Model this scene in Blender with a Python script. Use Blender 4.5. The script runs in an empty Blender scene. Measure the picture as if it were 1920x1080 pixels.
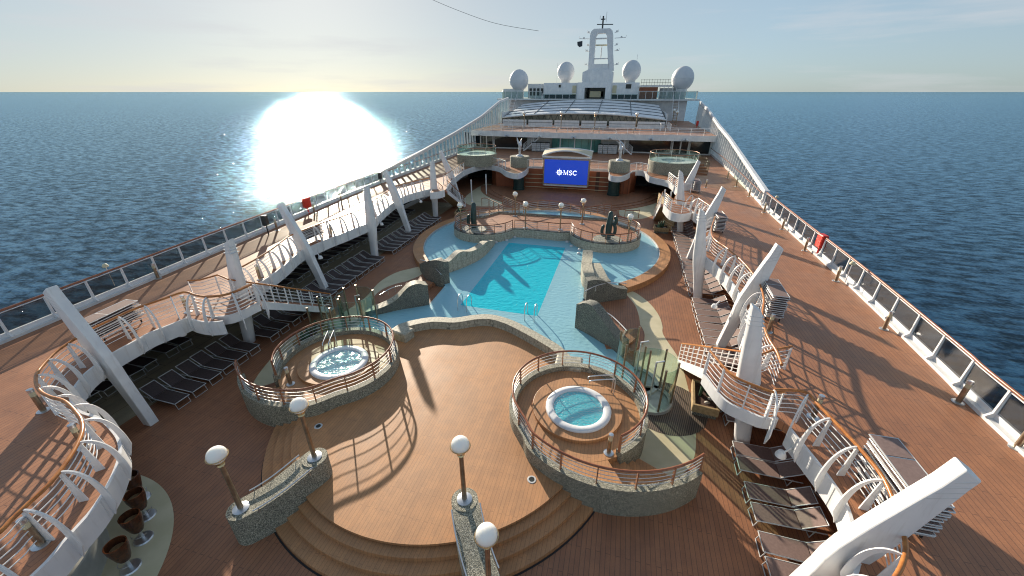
import bpy, math, random
from mathutils import Vector, Matrix
from mathutils.geometry import tessellate_polygon
random.seed(7)
PI = math.pi
S = bpy.context.scene

# ------------------------------------------------------------------ camera, world, sun
F = 746.67; PITCH = math.atan(368 / F); YAW = math.radians(14.8); CH = 12.0
cam_d = bpy.data.cameras.new('camera'); cam = bpy.data.objects.new('camera', cam_d)
S.collection.objects.link(cam); S.camera = cam
cam_d.sensor_width = 36; cam_d.lens = F / 1920 * 36; cam_d.clip_start = 0.2; cam_d.clip_end = 200000
cam.location = (0, 0, CH); cam.rotation_euler = (PI / 2 - PITCH, 0, YAW)

SUN_AZ = math.radians(38.0); SUN_EL = math.radians(15.3)      # azimuth to port of the bow
sun_dir = Vector((-math.sin(SUN_AZ) * math.cos(SUN_EL), math.cos(SUN_AZ) * math.cos(SUN_EL), math.sin(SUN_EL)))
sd = bpy.data.lights.new('sun', 'SUN'); sd.energy = 5.0; sd.angle = math.radians(0.6); sd.color = (1.0, 0.87, 0.70)
so = bpy.data.objects.new('sun', sd); S.collection.objects.link(so)
so.rotation_euler = sun_dir.to_track_quat('Z', 'Y').to_euler()

w = bpy.data.worlds.new('World'); S.world = w; w.use_nodes = True
nt = w.node_tree; N = nt.nodes; L = nt.links
bg = N['Background']; bg.inputs[1].default_value = 0.05
tc = N.new('ShaderNodeTexCoord'); sky = N.new('ShaderNodeTexSky'); sky.sky_type = 'NISHITA'; sky.sun_disc = False
sky.sun_elevation = SUN_EL; sky.sun_rotation = -SUN_AZ; sky.altitude = 0
sky.air_density = 1.0; sky.dust_density = 0.35; sky.ozone_density = 2.0
# thin wisps of cloud mixed over the sky
mp = N.new('ShaderNodeMapping'); mp.inputs['Scale'].default_value = (1.6, 1.6, 16)
L.new(tc.outputs['Generated'], mp.inputs[0])
nz = N.new('ShaderNodeTexNoise'); nz.inputs['Scale'].default_value = 1.7; nz.inputs['Detail'].default_value = 9; nz.inputs['Roughness'].default_value = .58
L.new(mp.outputs[0], nz.inputs['Vector'])
cr = N.new('ShaderNodeValToRGB'); cr.color_ramp.elements[0].position = .50; cr.color_ramp.elements[1].position = .74
cr.color_ramp.elements[1].color = (.55, .55, .55, 1)
L.new(nz.outputs['Fac'], cr.inputs[0])
hs = N.new('ShaderNodeHueSaturation'); hs.inputs['Saturation'].default_value = .95
gm = N.new('ShaderNodeGamma'); gm.inputs[1].default_value = .42
L.new(sky.outputs[0], gm.inputs[0])
tn = N.new('ShaderNodeMixRGB'); tn.blend_type = 'MULTIPLY'; tn.inputs[0].default_value = 1; tn.inputs[2].default_value = (3.15, 3.72, 4.15, 1)
dt = N.new('ShaderNodeVectorMath'); dt.operation = 'DOT_PRODUCT'; dt.inputs[1].default_value = tuple(sun_dir); L.new(tc.outputs['Generated'], dt.inputs[0])
gr = N.new('ShaderNodeValToRGB'); gr.color_ramp.elements[0].position = .62; gr.color_ramp.elements[0].color = (.282, .325, .364, 1); gr.color_ramp.elements[1].position = 1; gr.color_ramp.elements[1].color = (.282, .292, .302, 1)
L.new(dt.outputs['Value'], gr.inputs[0]); m10 = N.new('ShaderNodeVectorMath'); m10.operation = 'SCALE'; m10.inputs['Scale'].default_value = 10; L.new(gr.outputs[0], m10.inputs[0])
sz = N.new('ShaderNodeSeparateXYZ'); L.new(tc.outputs['Generated'], sz.inputs[0]); hr = N.new('ShaderNodeValToRGB'); hr.color_ramp.elements[0].position = 0; hr.color_ramp.elements[0].color = (.86, .93, 1.0, 1); hr.color_ramp.elements[1].position = .22; hr.color_ramp.elements[1].color = (1, 1, 1, 1)
L.new(sz.outputs['Z'], hr.inputs[0]); mh = N.new('ShaderNodeVectorMath'); mh.operation = 'MULTIPLY'; L.new(m10.outputs[0], mh.inputs[0]); L.new(hr.outputs[0], mh.inputs[1]); L.new(mh.outputs[0], tn.inputs[2])
L.new(gm.outputs[0], tn.inputs[1]); L.new(tn.outputs[0], hs.inputs['Color'])
mx = N.new('ShaderNodeMixRGB'); mx.blend_type = 'MIX'; mx.inputs[2].default_value = (7.5, 7.6, 7.9, 1)
L.new(cr.outputs[0], mx.inputs[0]); L.new(hs.outputs[0], mx.inputs[1]); L.new(mx.outputs[0], bg.inputs[0])

S.view_settings.view_transform = 'Standard'; S.view_settings.look = 'None'
S.view_settings.exposure = 0.85; S.view_settings.gamma = 1
S.cycles.filter_width = 1.1
S.render.resolution_x = 1024; S.render.resolution_y = 576

# ------------------------------------------------------------------ survey helpers: points of the photograph laid on planes of known height
cy, sy = math.cos(YAW), math.sin(YAW); cp, sp = math.cos(PITCH), math.sin(PITCH)
def ray(px, py):
    u = (px - 960) / F; v = (540 - py) / F
    a, b, c = u, cp + v * sp, -sp + v * cp
    return a * cy - b * sy, a * sy + b * cy, c
def at(px, py, z=0.0):
    d = ray(px, py); t = (z - CH) / d[2]; return Vector((d[0] * t, d[1] * t, z))
def aty(px, py, Y):
    d = ray(px, py); t = Y / d[1]; return Vector((d[0] * t, Y, CH + d[2] * t))
def proj(X, Y, Z):
    a = X * cy + Y * sy; b = -X * sy + Y * cy; dz = Z - CH
    zc = b * cp - dz * sp; yc = b * sp + dz * cp
    return 960 + F * a / zc, 540 - F * yc / zc
def zz(ox, oy, s, pts): return [(ox + x / s, oy + y / s) for x, y in pts]
def interp(P, x):
    P = sorted(P)
    if x <= P[0][0]: return P[0][1]
    for (x0, y0), (x1, y1) in zip(P, P[1:]):
        if x <= x1: return y0 + (y1 - y0) * (x - x0) / max(1e-6, x1 - x0)
    return P[-1][1]
def rise(X, Y, z0, top):
    z = z0
    while z < z0 + 5:
        x, y = proj(X, Y, z)
        if y <= interp(top, x): return z
        z += .02
    return z
def smooth(P, n=6, closed=False):
    P = [Vector(p) if len(p) == 3 else Vector((p[0], p[1], 0)) for p in P]
    out = []; m = len(P)
    rng = range(m) if closed else range(m - 1)
    for i in rng:
        if closed: p0, p1, p2, p3 = P[(i - 1) % m], P[i], P[(i + 1) % m], P[(i + 2) % m]
        else: p0, p1, p2, p3 = P[max(i - 1, 0)], P[i], P[i + 1], P[min(i + 2, m - 1)]
        for k in range(n):
            t = k / n
            out.append(.5 * ((2 * p1) + (p2 - p0) * t + (2 * p0 - 5 * p1 + 4 * p2 - p3) * t * t + (3 * p1 - p0 - 3 * p2 + p3) * t ** 3))
    if not closed: out.append(P[-1])
    return out
def resample(P, step):
    P = [Vector(p) for p in P]; d = [0]
    for a, b in zip(P, P[1:]): d.append(d[-1] + (b - a).length)
    n = max(1, round(d[-1] / step)); out = []; j = 0
    for i in range(n + 1):
        s = d[-1] * i / n
        while j < len(P) - 2 and d[j + 1] < s: j += 1
        t = (s - d[j]) / max(1e-9, d[j + 1] - d[j]); out.append(P[j].lerp(P[j + 1], min(1, t)))
    return out
def normals2(P):
    out = []
    for i in range(len(P)):
        t = P[min(i + 1, len(P) - 1)] - P[max(i - 1, 0)]; t = Vector((t.x, t.y, 0))
        t = t.normalized() if t.length > 1e-9 else Vector((1, 0, 0))
        out.append(Vector((-t.y, t.x, 0)))
    return out
def offset(P, d):
    return [p + n * d for p, n in zip(P, normals2(P))]
def arc(cx, cy_, r, a0, a1, n=32, z=0.0):
    return [Vector((cx + r * math.cos(math.radians(a0 + (a1 - a0) * i / n)), cy_ + r * math.sin(math.radians(a0 + (a1 - a0) * i / n)), z)) for i in range(n + 1)]

# ------------------------------------------------------------------ materials
MATS = {}
def mat(name, col, rough=.5, metal=0, **k):
    m = bpy.data.materials.new(name); m.use_nodes = True; MATS[name] = m
    b = m.node_tree.nodes['Principled BSDF']; b.inputs['Base Color'].default_value = (*col, 1)
    b.inputs['Roughness'].default_value = rough; b.inputs['Metallic'].default_value = metal
    for kk, v in k.items(): b.inputs[kk.replace('_', ' ')].default_value = v
    return m, m.node_tree, b
def node(t, kind, **k):
    n = t.nodes.new('ShaderNode' + kind)
    for a, v in k.items():
        if a in n.inputs: n.inputs[a].default_value = v
        else: setattr(n, a, v)
    return n
def coords(t, scale=(1, 1, 1), rot=(0, 0, 0)):
    c = node(t, 'TexCoord'); m = node(t, 'Mapping'); m.inputs['Scale'].default_value = scale; m.inputs['Rotation'].default_value = rot
    t.links.new(c.outputs['Object'], m.inputs[0]); return m.outputs[0]
def ramp(t, src, stops):
    r = node(t, 'ValToRGB'); e = r.color_ramp.elements
    while len(e) < len(stops): e.new(.5)
    for q, (p, c) in zip(e, stops): q.position = p; q.color = (*c, 1) if len(c) == 3 else c
    t.links.new(src, r.inputs[0]); return r.outputs[0]
def noise(t, vec, s, d=4, r=.55):
    n = node(t, 'TexNoise'); n.inputs['Scale'].default_value = s; n.inputs['Detail'].default_value = d; n.inputs['Roughness'].default_value = r
    t.links.new(vec, n.inputs['Vector']); return n.outputs['Fac']
def mixc(t, kind, fac, a, b):
    m = node(t, 'MixRGB'); m.blend_type = kind
    for i, v in ((0, fac), (1, a), (2, b)):
        if hasattr(v, 'links'): t.links.new(v, m.inputs[i])
        else: m.inputs[i].default_value = v if i == 0 else (*v, 1)
    return m.outputs[0]
def bump(t, b, src, strength, dist=.02):
    n = node(t, 'Bump'); n.inputs['Strength'].default_value = strength; n.inputs['Distance'].default_value = dist
    t.links.new(src, n.inputs['Height']); t.links.new(n.outputs[0], b.inputs['Normal'])
def planks(name, c1, c2, gap, pitch=.13, length=2.2, rough=.55, rot=PI / 2, gapw=.010):
    m, t, b = mat(name, c1, rough)
    v = coords(t, (1, 1, 1), (0, 0, rot))
    br = node(t, 'TexBrick'); br.offset = .37; br.inputs['Scale'].default_value = 1
    br.inputs['Color1'].default_value = (*c1, 1); br.inputs['Color2'].default_value = (*c2, 1); br.inputs['Mortar'].default_value = (*gap, 1)
    br.inputs['Brick Width'].default_value = length; br.inputs['Row Height'].default_value = pitch
    br.inputs['Mortar Size'].default_value = gapw; br.inputs['Mortar Smooth'].default_value = .2; br.inputs['Bias'].default_value = 0
    t.links.new(v, br.inputs['Vector'])
    o = coords(t)
    n1 = noise(t, o, .45, 5, .6); n2 = noise(t, o, 30, 3)
    c = mixc(t, 'MULTIPLY', .8, br.outputs['Color'], ramp(t, n1, [(.3, (.80, .80, .82)), (.7, (1.08, 1.05, 1.03))]))
    c = mixc(t, 'MULTIPLY', .55, c, ramp(t, n2, [(.3, (.75, .75, .75)), (.7, (1.12, 1.12, 1.12))]))
    c = mixc(t, 'MULTIPLY', .7, c, ramp(t, noise(t, o, 1.7, 9, .62), [(.44, (.86, .87, .90)), (.56, (1.03, 1.02, 1.0))]))
    c = mixc(t, 'MULTIPLY', .6, c, ramp(t, noise(t, coords(t, (6, .35, 1)), 1.0, 4), [(.35, (.88, .88, .88)), (.65, (1.06, 1.06, 1.06))]))
    t.links.new(c, b.inputs['Base Color'])
    t.links.new(ramp(t, n1, [(.3, (rough - .1,) * 3), (.7, (rough + .12,) * 3)]), b.inputs['Roughness'])
    bump(t, b, n2, .15, .01)
    return m
planks('deck', (.38, .172, .086), (.34, .150, .075), (.19, .09, .052), pitch=.14)
planks('deck_upper', (.42, .192, .096), (.38, .170, .085), (.22, .105, .06), pitch=.14, rough=.5)
planks('stage_wood', (.53, .270, .118), (.51, .255, .110), (.39, .195, .088), pitch=.12)
planks('tan_floor', (.46, .40, .27), (.42, .36, .24), (.09, .07, .045), pitch=1.2, length=2.5)
planks('teak_grate', (.20, .15, .11), (.17, .13, .10), (.05, .04, .03), pitch=.075, length=9, gapw=.02, rot=PI / 2 + .25)
planks('wood_wall', (.34, .10, .035), (.28, .08, .03), (.10, .035, .018), pitch=.16, length=3, rot=0)
def mottled(name, c1, c2, s, rough=.6, b_=.2, detail=4, metal=0):
    m, t, b = mat(name, c1, rough, metal); v = coords(t)
    n = noise(t, v, s, detail); t.links.new(ramp(t, n, [(.35, c1), (.65, c2)]), b.inputs['Base Color'])
    if b_: bump(t, b, n, b_, .02)
    return m
mottled('cream', (.52, .47, .30), (.60, .54, .37), 1.2, .6, .05)
mottled('white_paint', (.66, .67, .68), (.78, .78, .77), 1.1, .38, .03)
mottled('white_worn', (.55, .57, .58), (.70, .70, .68), 1.8, .45, .05)
mottled('handrail_wood', (.33, .11, .025), (.50, .20, .05), 6, .3, .05)
mottled('handrail_dark', (.22, .075, .035), (.32, .12, .06), 6, .28, .05)
mottled('copper_post', (.30, .14, .08), (.42, .22, .13), 9, .4, .05, metal=.3)
mottled('sling', (.20, .135, .118), (.24, .165, .145), 14, .75, .1)  # lounger fabric in its sunlit tone, the brighter of two copies
mottled('sling_shaded', (.050, .034, .032), (.070, .050, .046), 14, .75, .1)  # same fabric with the port-side shade put into the colour
mottled('bronze', (.26, .20, .14), (.40, .32, .23), 6, .36, .02, metal=.8)
mottled('marble', (.30, .31, .29), (.44, .45, .42), 2.4, .35, .02, 8)
mottled('planter_wood', (.30, .21, .10), (.44, .32, .17), 8, .6, .2)
mottled('soil', (.05, .025, .018), (.11, .06, .04), 20, .9, .6)
mottled('cactus', (.03, .07, .035), (.06, .12, .06), 22, .6, .4)
mottled('pebble', (.30, .28, .24), (.5, .47, .41), 10, .6, .1)
mottled('dark_wood', (.045, .016, .008), (.10, .034, .014), 9, .25, .05)
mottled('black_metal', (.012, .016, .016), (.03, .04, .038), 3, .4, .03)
mottled('dark_green', (.012, .035, .033), (.02, .055, .05), 3, .35, .02)
mottled('teal_glass', (.10, .30, .28), (.16, .40, .37), 1.1, .2, 0)
mottled('radome', (.58, .60, .62), (.66, .67, .68), .5, .45, 0)
mottled('white_floor', (.40, .41, .42), (.55, .55, .54), 2, .6, .05)
mottled('roof_white', (.82, .85, .88), (.92, .93, .94), .8, .3, .02)
mottled('roof_glazing', (.07, .08, .065), (.20, .21, .17), .6, .3, 0)
mat('rib_grey', (.10, .11, .12), .5)
mat('red_paint', (.60, .025, .012), .4)
mat('chrome', (.62, .64, .66), .32, .9)
mat('steel_frame', (.60, .61, .61), .5, .35)
mat('gold_ring', (.60, .45, .24), .25, .9)
mat('globe', (.86, .85, .80), .2, Subsurface_Weight=.8, Subsurface_Scale=.25, Subsurface_Radius=(1, .95, .9))
mat('black_rubber', (.02, .02, .02), .7)
mat('dark_window', (.012, .016, .018), .08)
mat('hull_white', (.7, .7, .7), .5)
mat('silver', (.55, .57, .60), .4, .6)
mat('tarp', (.60, .52, .36), .6)
mat('flag_cloth', (.03, .04, .05), .7)
m, t, b = mat('screen_blue', (.005, .02, .3), .3); b.inputs['Emission Color'].default_value = (.010, .055, .44, 1); b.inputs['Emission Strength'].default_value = .42
m, t, b = mat('screen_white', (.8, .8, .8), .3); b.inputs['Emission Color'].default_value = (.8, .88, 1, 1); b.inputs['Emission Strength'].default_value = .75
for nm_ in ('white_paint', 'white_worn'):     # faint run marks and grime
    t = MATS[nm_].node_tree; b = t.nodes['Principled BSDF']; src = b.inputs['Base Color'].links[0].from_socket
    st_ = noise(t, coords(t, (5, 5, .5)), 1.4, 7, .62)
    t.links.new(mixc(t, 'MULTIPLY', .75, src, ramp(t, st_, [(.34, (.88, .86, .83)), (.46, (1, 1, 1))])), b.inputs['Base Color'])
# pebble dash
def pebbledash(name, stops, s):
    m, t, b = mat(name, (.2, .2, .18), .7); v = coords(t)
    vo = node(t, 'TexVoronoi'); vo.inputs['Scale'].default_value = s; t.links.new(v, vo.inputs['Vector'])
    sep = node(t, 'SeparateColor'); t.links.new(vo.outputs['Color'], sep.inputs[0])
    c = ramp(t, sep.outputs[0], stops)
    c = mixc(t, 'MULTIPLY', .6, c, ramp(t, noise(t, v, 1.3, 4), [(.3, (.7, .7, .7)), (.7, (1.15, 1.15, 1.12))]))
    t.links.new(c, b.inputs['Base Color']); bump(t, b, vo.outputs['Distance'], .7, .02)
pebbledash('pebbledash', [(0, (.045, .046, .036)), (.4, (.19, .19, .145)), (.75, (.42, .40, .30)), (1, (.70, .66, .54))], 64)
pebbledash('pebbledash_dark', [(0, (.03, .034, .030)), (.5, (.13, .14, .12)), (.85, (.28, .28, .23)), (1, (.48, .46, .39))], 64)
# stone mosaic
def mosaic(name, c1, c2, g, w_, h_, rot=(PI / 2, 0, 0)):
    m, t, b = mat(name, c1, .65); c = node(t, 'TexCoord')
    vo = node(t, 'TexVoronoi'); vo.feature = 'DISTANCE_TO_EDGE'; vo.inputs['Scale'].default_value = 1 / w_; vo.inputs['Randomness'].default_value = .35
    mp = node(t, 'Mapping'); mp.inputs['Scale'].default_value = (1, 1, w_ / h_); t.links.new(c.outputs['Object'], mp.inputs[0]); t.links.new(mp.outputs[0], vo.inputs['Vector'])
    k = ramp(t, vo.outputs['Distance'], [(.0, g), (.05, c1)])
    n = noise(t, c.outputs['Object'], 7, 4)
    k = mixc(t, 'MULTIPLY', .75, k, ramp(t, n, [(.35, (.62, .62, .58)), (.65, (1.15, 1.14, 1.1))]))
    t.links.new(k, b.inputs['Base Color']); bump(t, b, vo.outputs['Distance'], .3, .02)
mosaic('stone_mosaic', (.46, .43, .34), (.4, .38, .3), (.17, .16, .13), .22, .22)
# pool tiles and water
def tiles(name, c1, c2, sc=1.0):
    m, t, b = mat(name, c1, .5); v = coords(t)
    n = noise(t, v, .5 * sc, 4)
    vo = node(t, 'TexVoronoi'); vo.feature = 'SMOOTH_F1'; vo.inputs['Scale'].default_value = 2.2; 
    w2 = mixc(t, 'MIX', .25, v, v)
    nn = node(t, 'TexNoise'); nn.inputs['Scale'].default_value = 1.2; t.links.new(v, nn.inputs['Vector'])
    ad = node(t, 'VectorMath', operation='MULTIPLY_ADD'); t.links.new(nn.outputs['Color'], ad.inputs[0]); ad.inputs[1].default_value = (.9, .9, .9); t.links.new(v, ad.inputs[2])
    t.links.new(ad.outputs[0], vo.inputs['Vector'])
    c = ramp(t, n, [(.3, c1), (.7, c2)])
    c = mixc(t, 'MULTIPLY', .5, c, ramp(t, noise(t, v, 22, 2), [(.3, (.82, .86, .88)), (.7, (1.12, 1.1, 1.08))]))
    t.links.new(c, b.inputs['Base Color'])
tiles('shallow_tiles', (.50, .72, .82), (.62, .80, .86))
tiles('deep_tiles', (.03, .66, .78), (.10, .80, .90))
tiles('basin_tiles', (.22, .62, .76), (.34, .72, .84))
tiles('spa_tiles', (.30, .78, .84), (.45, .86, .90))
def sheet(name, tint, rough, bs, bd, sc, ior=1.33, scat=None):
    m = bpy.data.materials.new(name); m.use_nodes = True; MATS[name] = m; t = m.node_tree
    for n in list(t.nodes): t.nodes.remove(n)
    out = node(t, 'OutputMaterial'); tr = node(t, 'BsdfTransparent'); tr.inputs[0].default_value = (*tint, 1)
    gl = node(t, 'BsdfGlossy'); gl.inputs['Roughness'].default_value = rough
    ms = node(t, 'MixShader')
    if bs: fr = node(t, 'Fresnel'); fr.inputs['IOR'].default_value = ior
    else:      # thin pane seen from either side
        lw = node(t, 'LayerWeight'); lw.inputs['Blend'].default_value = .5
        pw_ = node(t, 'Math', operation='POWER'); t.links.new(lw.outputs['Facing'], pw_.inputs[0]); pw_.inputs[1].default_value = 4
        fr = node(t, 'Math', operation='MULTIPLY_ADD'); t.links.new(pw_.outputs[0], fr.inputs[0]); fr.inputs[1].default_value = .6; fr.inputs[2].default_value = .06
    body = tr.outputs[0]
    if scat:
        df = node(t, 'BsdfDiffuse'); df.inputs[0].default_value = (*scat[1], 1); mb = node(t, 'MixShader'); mb.inputs[0].default_value = scat[0]
        t.links.new(tr.outputs[0], mb.inputs[1]); t.links.new(df.outputs[0], mb.inputs[2]); body = mb.outputs[0]
    t.links.new(fr.outputs[0], ms.inputs[0]); t.links.new(body, ms.inputs[1]); t.links.new(gl.outputs[0], ms.inputs[2]); t.links.new(ms.outputs[0], out.inputs[0])
    if bs:
        v = coords(t, (1, 1.6, 1)); h = noise(t, v, sc, 3, .6)
        bn = node(t, 'Bump'); bn.inputs['Strength'].default_value = bs; bn.inputs['Distance'].default_value = bd; t.links.new(h, bn.inputs['Height'])
        t.links.new(bn.outputs[0], gl.inputs['Normal']); t.links.new(bn.outputs[0], fr.inputs['Normal'])
        if scat: t.links.new(bn.outputs[0], df.inputs['Normal'])
    return m
sheet('pool_water', (.92, .985, 1), .06, .7, .05, 3.4, scat=(.6, (.44, .82, .93)))
sheet('deep_water', (.55, .96, 1), .06, .8, .07, 2.6, scat=(.78, (.02, .64, .80)))
sheet('spa_water', (.88, .98, .99), .05, .7, .06, 9, ior=1.18, scat=(.85, (.12, .66, .74)))
sheet('clear_glass', (.90, .96, .94), .03, 0, 0, 1, 1.4)
sheet('green_glass', (.88, .96, .93), .03, 0, 0, 1, 1.45)
sheet('smoked_glass', (.34, .35, .34), .12, 0, 0, 1, 1.45)
sheet('screen_glass', (.62, .72, .70), .04, 0, 0, 1, 1.5)
# foam
m, t, b = mat('foam', (.8, .88, .88), .6)
# sea
m = bpy.data.materials.new('sea'); m.use_nodes = True; MATS['sea'] = m; t = m.node_tree
for n in list(t.nodes): t.nodes.remove(n)
out = node(t, 'OutputMaterial'); df = node(t, 'BsdfDiffuse'); gl = node(t, 'BsdfGlossy'); gl.inputs['Roughness'].default_value = .035; gl.inputs['Color'].default_value = (.52, .78, 1, 1)
lw = node(t, 'LayerWeight'); lw.inputs['Blend'].default_value = .5; fr = node(t, 'Math', operation='POWER'); t.links.new(lw.outputs['Facing'], fr.inputs[0]); fr.inputs[1].default_value = 4.2; ms = node(t, 'MixShader')
f2 = node(t, 'Math', operation='MULTIPLY_ADD'); t.links.new(fr.outputs[0], f2.inputs[0]); f2.inputs[1].default_value = .72; f2.inputs[2].default_value = .085
k_ = node(t, 'Math', operation='MULTIPLY'); t.links.new(f2.outputs[0], k_.inputs[0])
t.links.new(k_.outputs[0], ms.inputs[0]); t.links.new(df.outputs[0], ms.inputs[1]); t.links.new(ms.outputs[0], out.inputs[0])
g2 = node(t, 'BsdfGlossy'); g2.inputs['Roughness'].default_value = .24; g2.inputs['Color'].default_value = (.62, .82, 1, 1); mg = node(t, 'MixShader'); t.links.new(gl.outputs[0], mg.inputs[1]); t.links.new(g2.outputs[0], mg.inputs[2]); t.links.new(mg.outputs[0], ms.inputs[2])
v = coords(t, (1, 1, 1), (0, 0, .5)); v2 = coords(t, (.42, 1, 1)); v3 = coords(t, (.40, 1, 1), (0, 0, .0))
n1 = noise(t, v2, .030, 3, .55); n2 = noise(t, v3, .40, 5, .62); n3 = noise(t, v, 1.1, 3, .60)
a1 = node(t, 'Math', operation='MULTIPLY_ADD'); t.links.new(n1, a1.inputs[0]); a1.inputs[1].default_value = 1.6; t.links.new(n2, a1.inputs[2])
a2 = node(t, 'Math', operation='MULTIPLY_ADD'); t.links.new(n3, a2.inputs[0]); a2.inputs[1].default_value = .55; t.links.new(a1.outputs[0], a2.inputs[2])
bn = node(t, 'Bump'); bn.inputs['Strength'].default_value = 1; bn.inputs['Distance'].default_value = .62; t.links.new(a2.outputs[0], bn.inputs['Height'])
wv = node(t, 'Math', operation='MULTIPLY_ADD'); t.links.new(n3, wv.inputs[0]); wv.inputs[1].default_value = .5; t.links.new(n2, wv.inputs[2])
wr = node(t, 'MapRange'); wr.inputs['From Min'].default_value = .62; wr.inputs['From Max'].default_value = .90; wr.inputs['To Min'].default_value = .48; wr.inputs['To Max'].default_value = 1.4; t.links.new(wv.outputs[0], wr.inputs[0]); t.links.new(wr.outputs[0], k_.inputs[1])
n4 = noise(t, coords(t, (.6, 1, 1)), .75, 3, .6); mp_ = node(t, 'MapRange'); mp_.inputs['From Min'].default_value = .53; mp_.inputs['From Max'].default_value = .68; mp_.inputs['To Min'].default_value = 0.0; mp_.inputs['To Max'].default_value = .16; t.links.new(n4, mp_.inputs[0]); t.links.new(mp_.outputs[0], mg.inputs[0])
for q_ in (gl, g2): t.links.new(bn.outputs[0], q_.inputs['Normal'])
t.links.new(ramp(t, n2, [(.40, (.0004, .0022, .005)), (.50, (.0012, .016, .040)), (.60, (.003, .036, .078))]), df.inputs[0])

# ------------------------------------------------------------------ mesh builder
KIDS = {}
class MB:
    def __init__(s): s.v = []; s.f = []
    def add(s, V, Fc):
        o = len(s.v); s.v += [Vector(x) for x in V]; s.f += [tuple(i + o for i in f) for f in Fc]; return s
    def box(s, c, d, rz=0, rx=0, ry=0):
        M = Matrix.Rotation(rz, 3, 'Z') @ Matrix.Rotation(ry, 3, 'Y') @ Matrix.Rotation(rx, 3, 'X'); c = Vector(c)
        V = [c + M @ Vector((x * d[0] / 2, y * d[1] / 2, z * d[2] / 2)) for x in (-1, 1) for y in (-1, 1) for z in (-1, 1)]
        return s.add(V, [(0, 1, 3, 2), (4, 6, 7, 5), (0, 4, 5, 1), (2, 3, 7, 6), (0, 2, 6, 4), (1, 5, 7, 3)])
    def prism(s, P, z0, z1, holes=()):
        loops = [[Vector((p[0], p[1], 0)) for p in P]] + [[Vector((p[0], p[1], 0)) for p in h] for h in holes]
        tri = tessellate_polygon(loops); flat = [p for l in loops for p in l]; n = len(flat)
        V = [Vector((p.x, p.y, z1)) for p in flat] + [Vector((p.x, p.y, z0)) for p in flat]
        Fc = []
        for a in tri:
            A, B, C_ = (flat[i] for i in a)
            if (B - A).cross(C_ - A).z < 0: a = (a[0], a[2], a[1])
            Fc.append(tuple(a)); Fc.append((a[0] + n, a[2] + n, a[1] + n))
        o = 0
        for k, l in enumerate(loops):
            m_ = len(l); area = sum(l[i].x * l[(i + 1) % m_].y - l[(i + 1) % m_].x * l[i].y for i in range(m_))
            ccw = (area > 0) != (k > 0)
            for i in range(m_):
                j = (i + 1) % m_; q = (o + i, o + i + n, o + j + n, o + j)
                Fc.append(q if ccw else q[::-1])
            o += m_
        return s.add(V, Fc)
    def flat(s, P, z, holes=()):
        loops = [[Vector((p[0], p[1], 0)) for p in P]] + [[Vector((p[0], p[1], 0)) for p in h] for h in holes]
        tri = tessellate_polygon(loops); flat = [p for l in loops for p in l]; Fc = []
        for a in tri:
            A, B, C_ = (flat[i] for i in a)
            Fc.append(tuple(a) if (B - A).cross(C_ - A).z > 0 else (a[0], a[2], a[1]))
        return s.add([Vector((p.x, p.y, z)) for p in flat], Fc)
    def tube(s, P, r, n=6, closed=False, flat=1.0):
        P = [Vector(p) for p in P]; m_ = len(P); V = []; up = None
        for i, p in enumerate(P):
            a = P[(i - 1) % m_] if closed else P[max(i - 1, 0)]; c_ = P[(i + 1) % m_] if closed else P[min(i + 1, m_ - 1)]
            t_ = (c_ - a).normalized() if (c_ - a).length > 1e-9 else Vector((0, 0, 1))
            if up is None: up = Vector((0, 0, 1)) if abs(t_.z) < .9 else Vector((1, 0, 0))
            x = t_.cross(up)
            if x.length < 1e-4: x = t_.cross(Vector((1, 0, 0)))
            x.normalize(); y = x.cross(t_).normalized()
            if abs(t_.z) > .9: up = y
            rr = r[i] if isinstance(r, (list, tuple)) else r
            V += [p + x * (rr * math.cos(2 * PI * k / n)) + y * (rr * flat * math.sin(2 * PI * k / n)) for k in range(n)]
        Fc = []
        for i in range(m_ if closed else m_ - 1):
            j = (i + 1) % m_
            for k in range(n): l = (k + 1) % n; Fc.append((i * n + k, j * n + k, j * n + l, i * n + l))
        if not closed: Fc.append(tuple(range(n))); Fc.append(tuple((m_ - 1) * n + k for k in reversed(range(n))))
        return s.add(V, Fc)
    def lathe(s, c, prof, n=20, a0=0, a1=360):
        c = Vector(c); full = abs(a1 - a0) >= 360; m_ = n if full else n + 1; V = []; Fc = []
        for r, z in prof:
            for k in range(m_):
                a = math.radians(a0 + (a1 - a0) * k / n); V.append(c + Vector((r * math.cos(a), r * math.sin(a), z)))
        for i in range(len(prof) - 1):
            for k in range(n):
                l = (k + 1) % m_; Fc.append((i * m_ + k, i * m_ + l, (i + 1) * m_ + l, (i + 1) * m_ + k))
        return s.add(V, Fc)
    def ball(s, c, r, n=16, sx=1, sy_=1, sz=1):
        c = Vector(c); V = [c + Vector((0, 0, r * sz))]; Fc = []; h = n // 2
        for i in range(1, h):
            a = PI * i / h
            V += [c + Vector((r * sx * math.sin(a) * math.cos(2 * PI * k / n), r * sy_ * math.sin(a) * math.sin(2 * PI * k / n), r * sz * math.cos(a))) for k in range(n)]
        V.append(c + Vector((0, 0, -r * sz)))
        for k in range(n):
            l = (k + 1) % n; Fc.append((0, 1 + k, 1 + l))
            for i in range(h - 2): Fc.append((1 + i * n + k, 1 + (i + 1) * n + k, 1 + (i + 1) * n + l, 1 + i * n + l))
            Fc.append((1 + (h - 2) * n + k, len(V) - 1, 1 + (h - 2) * n + l))
        return s.add(V, Fc)
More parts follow.
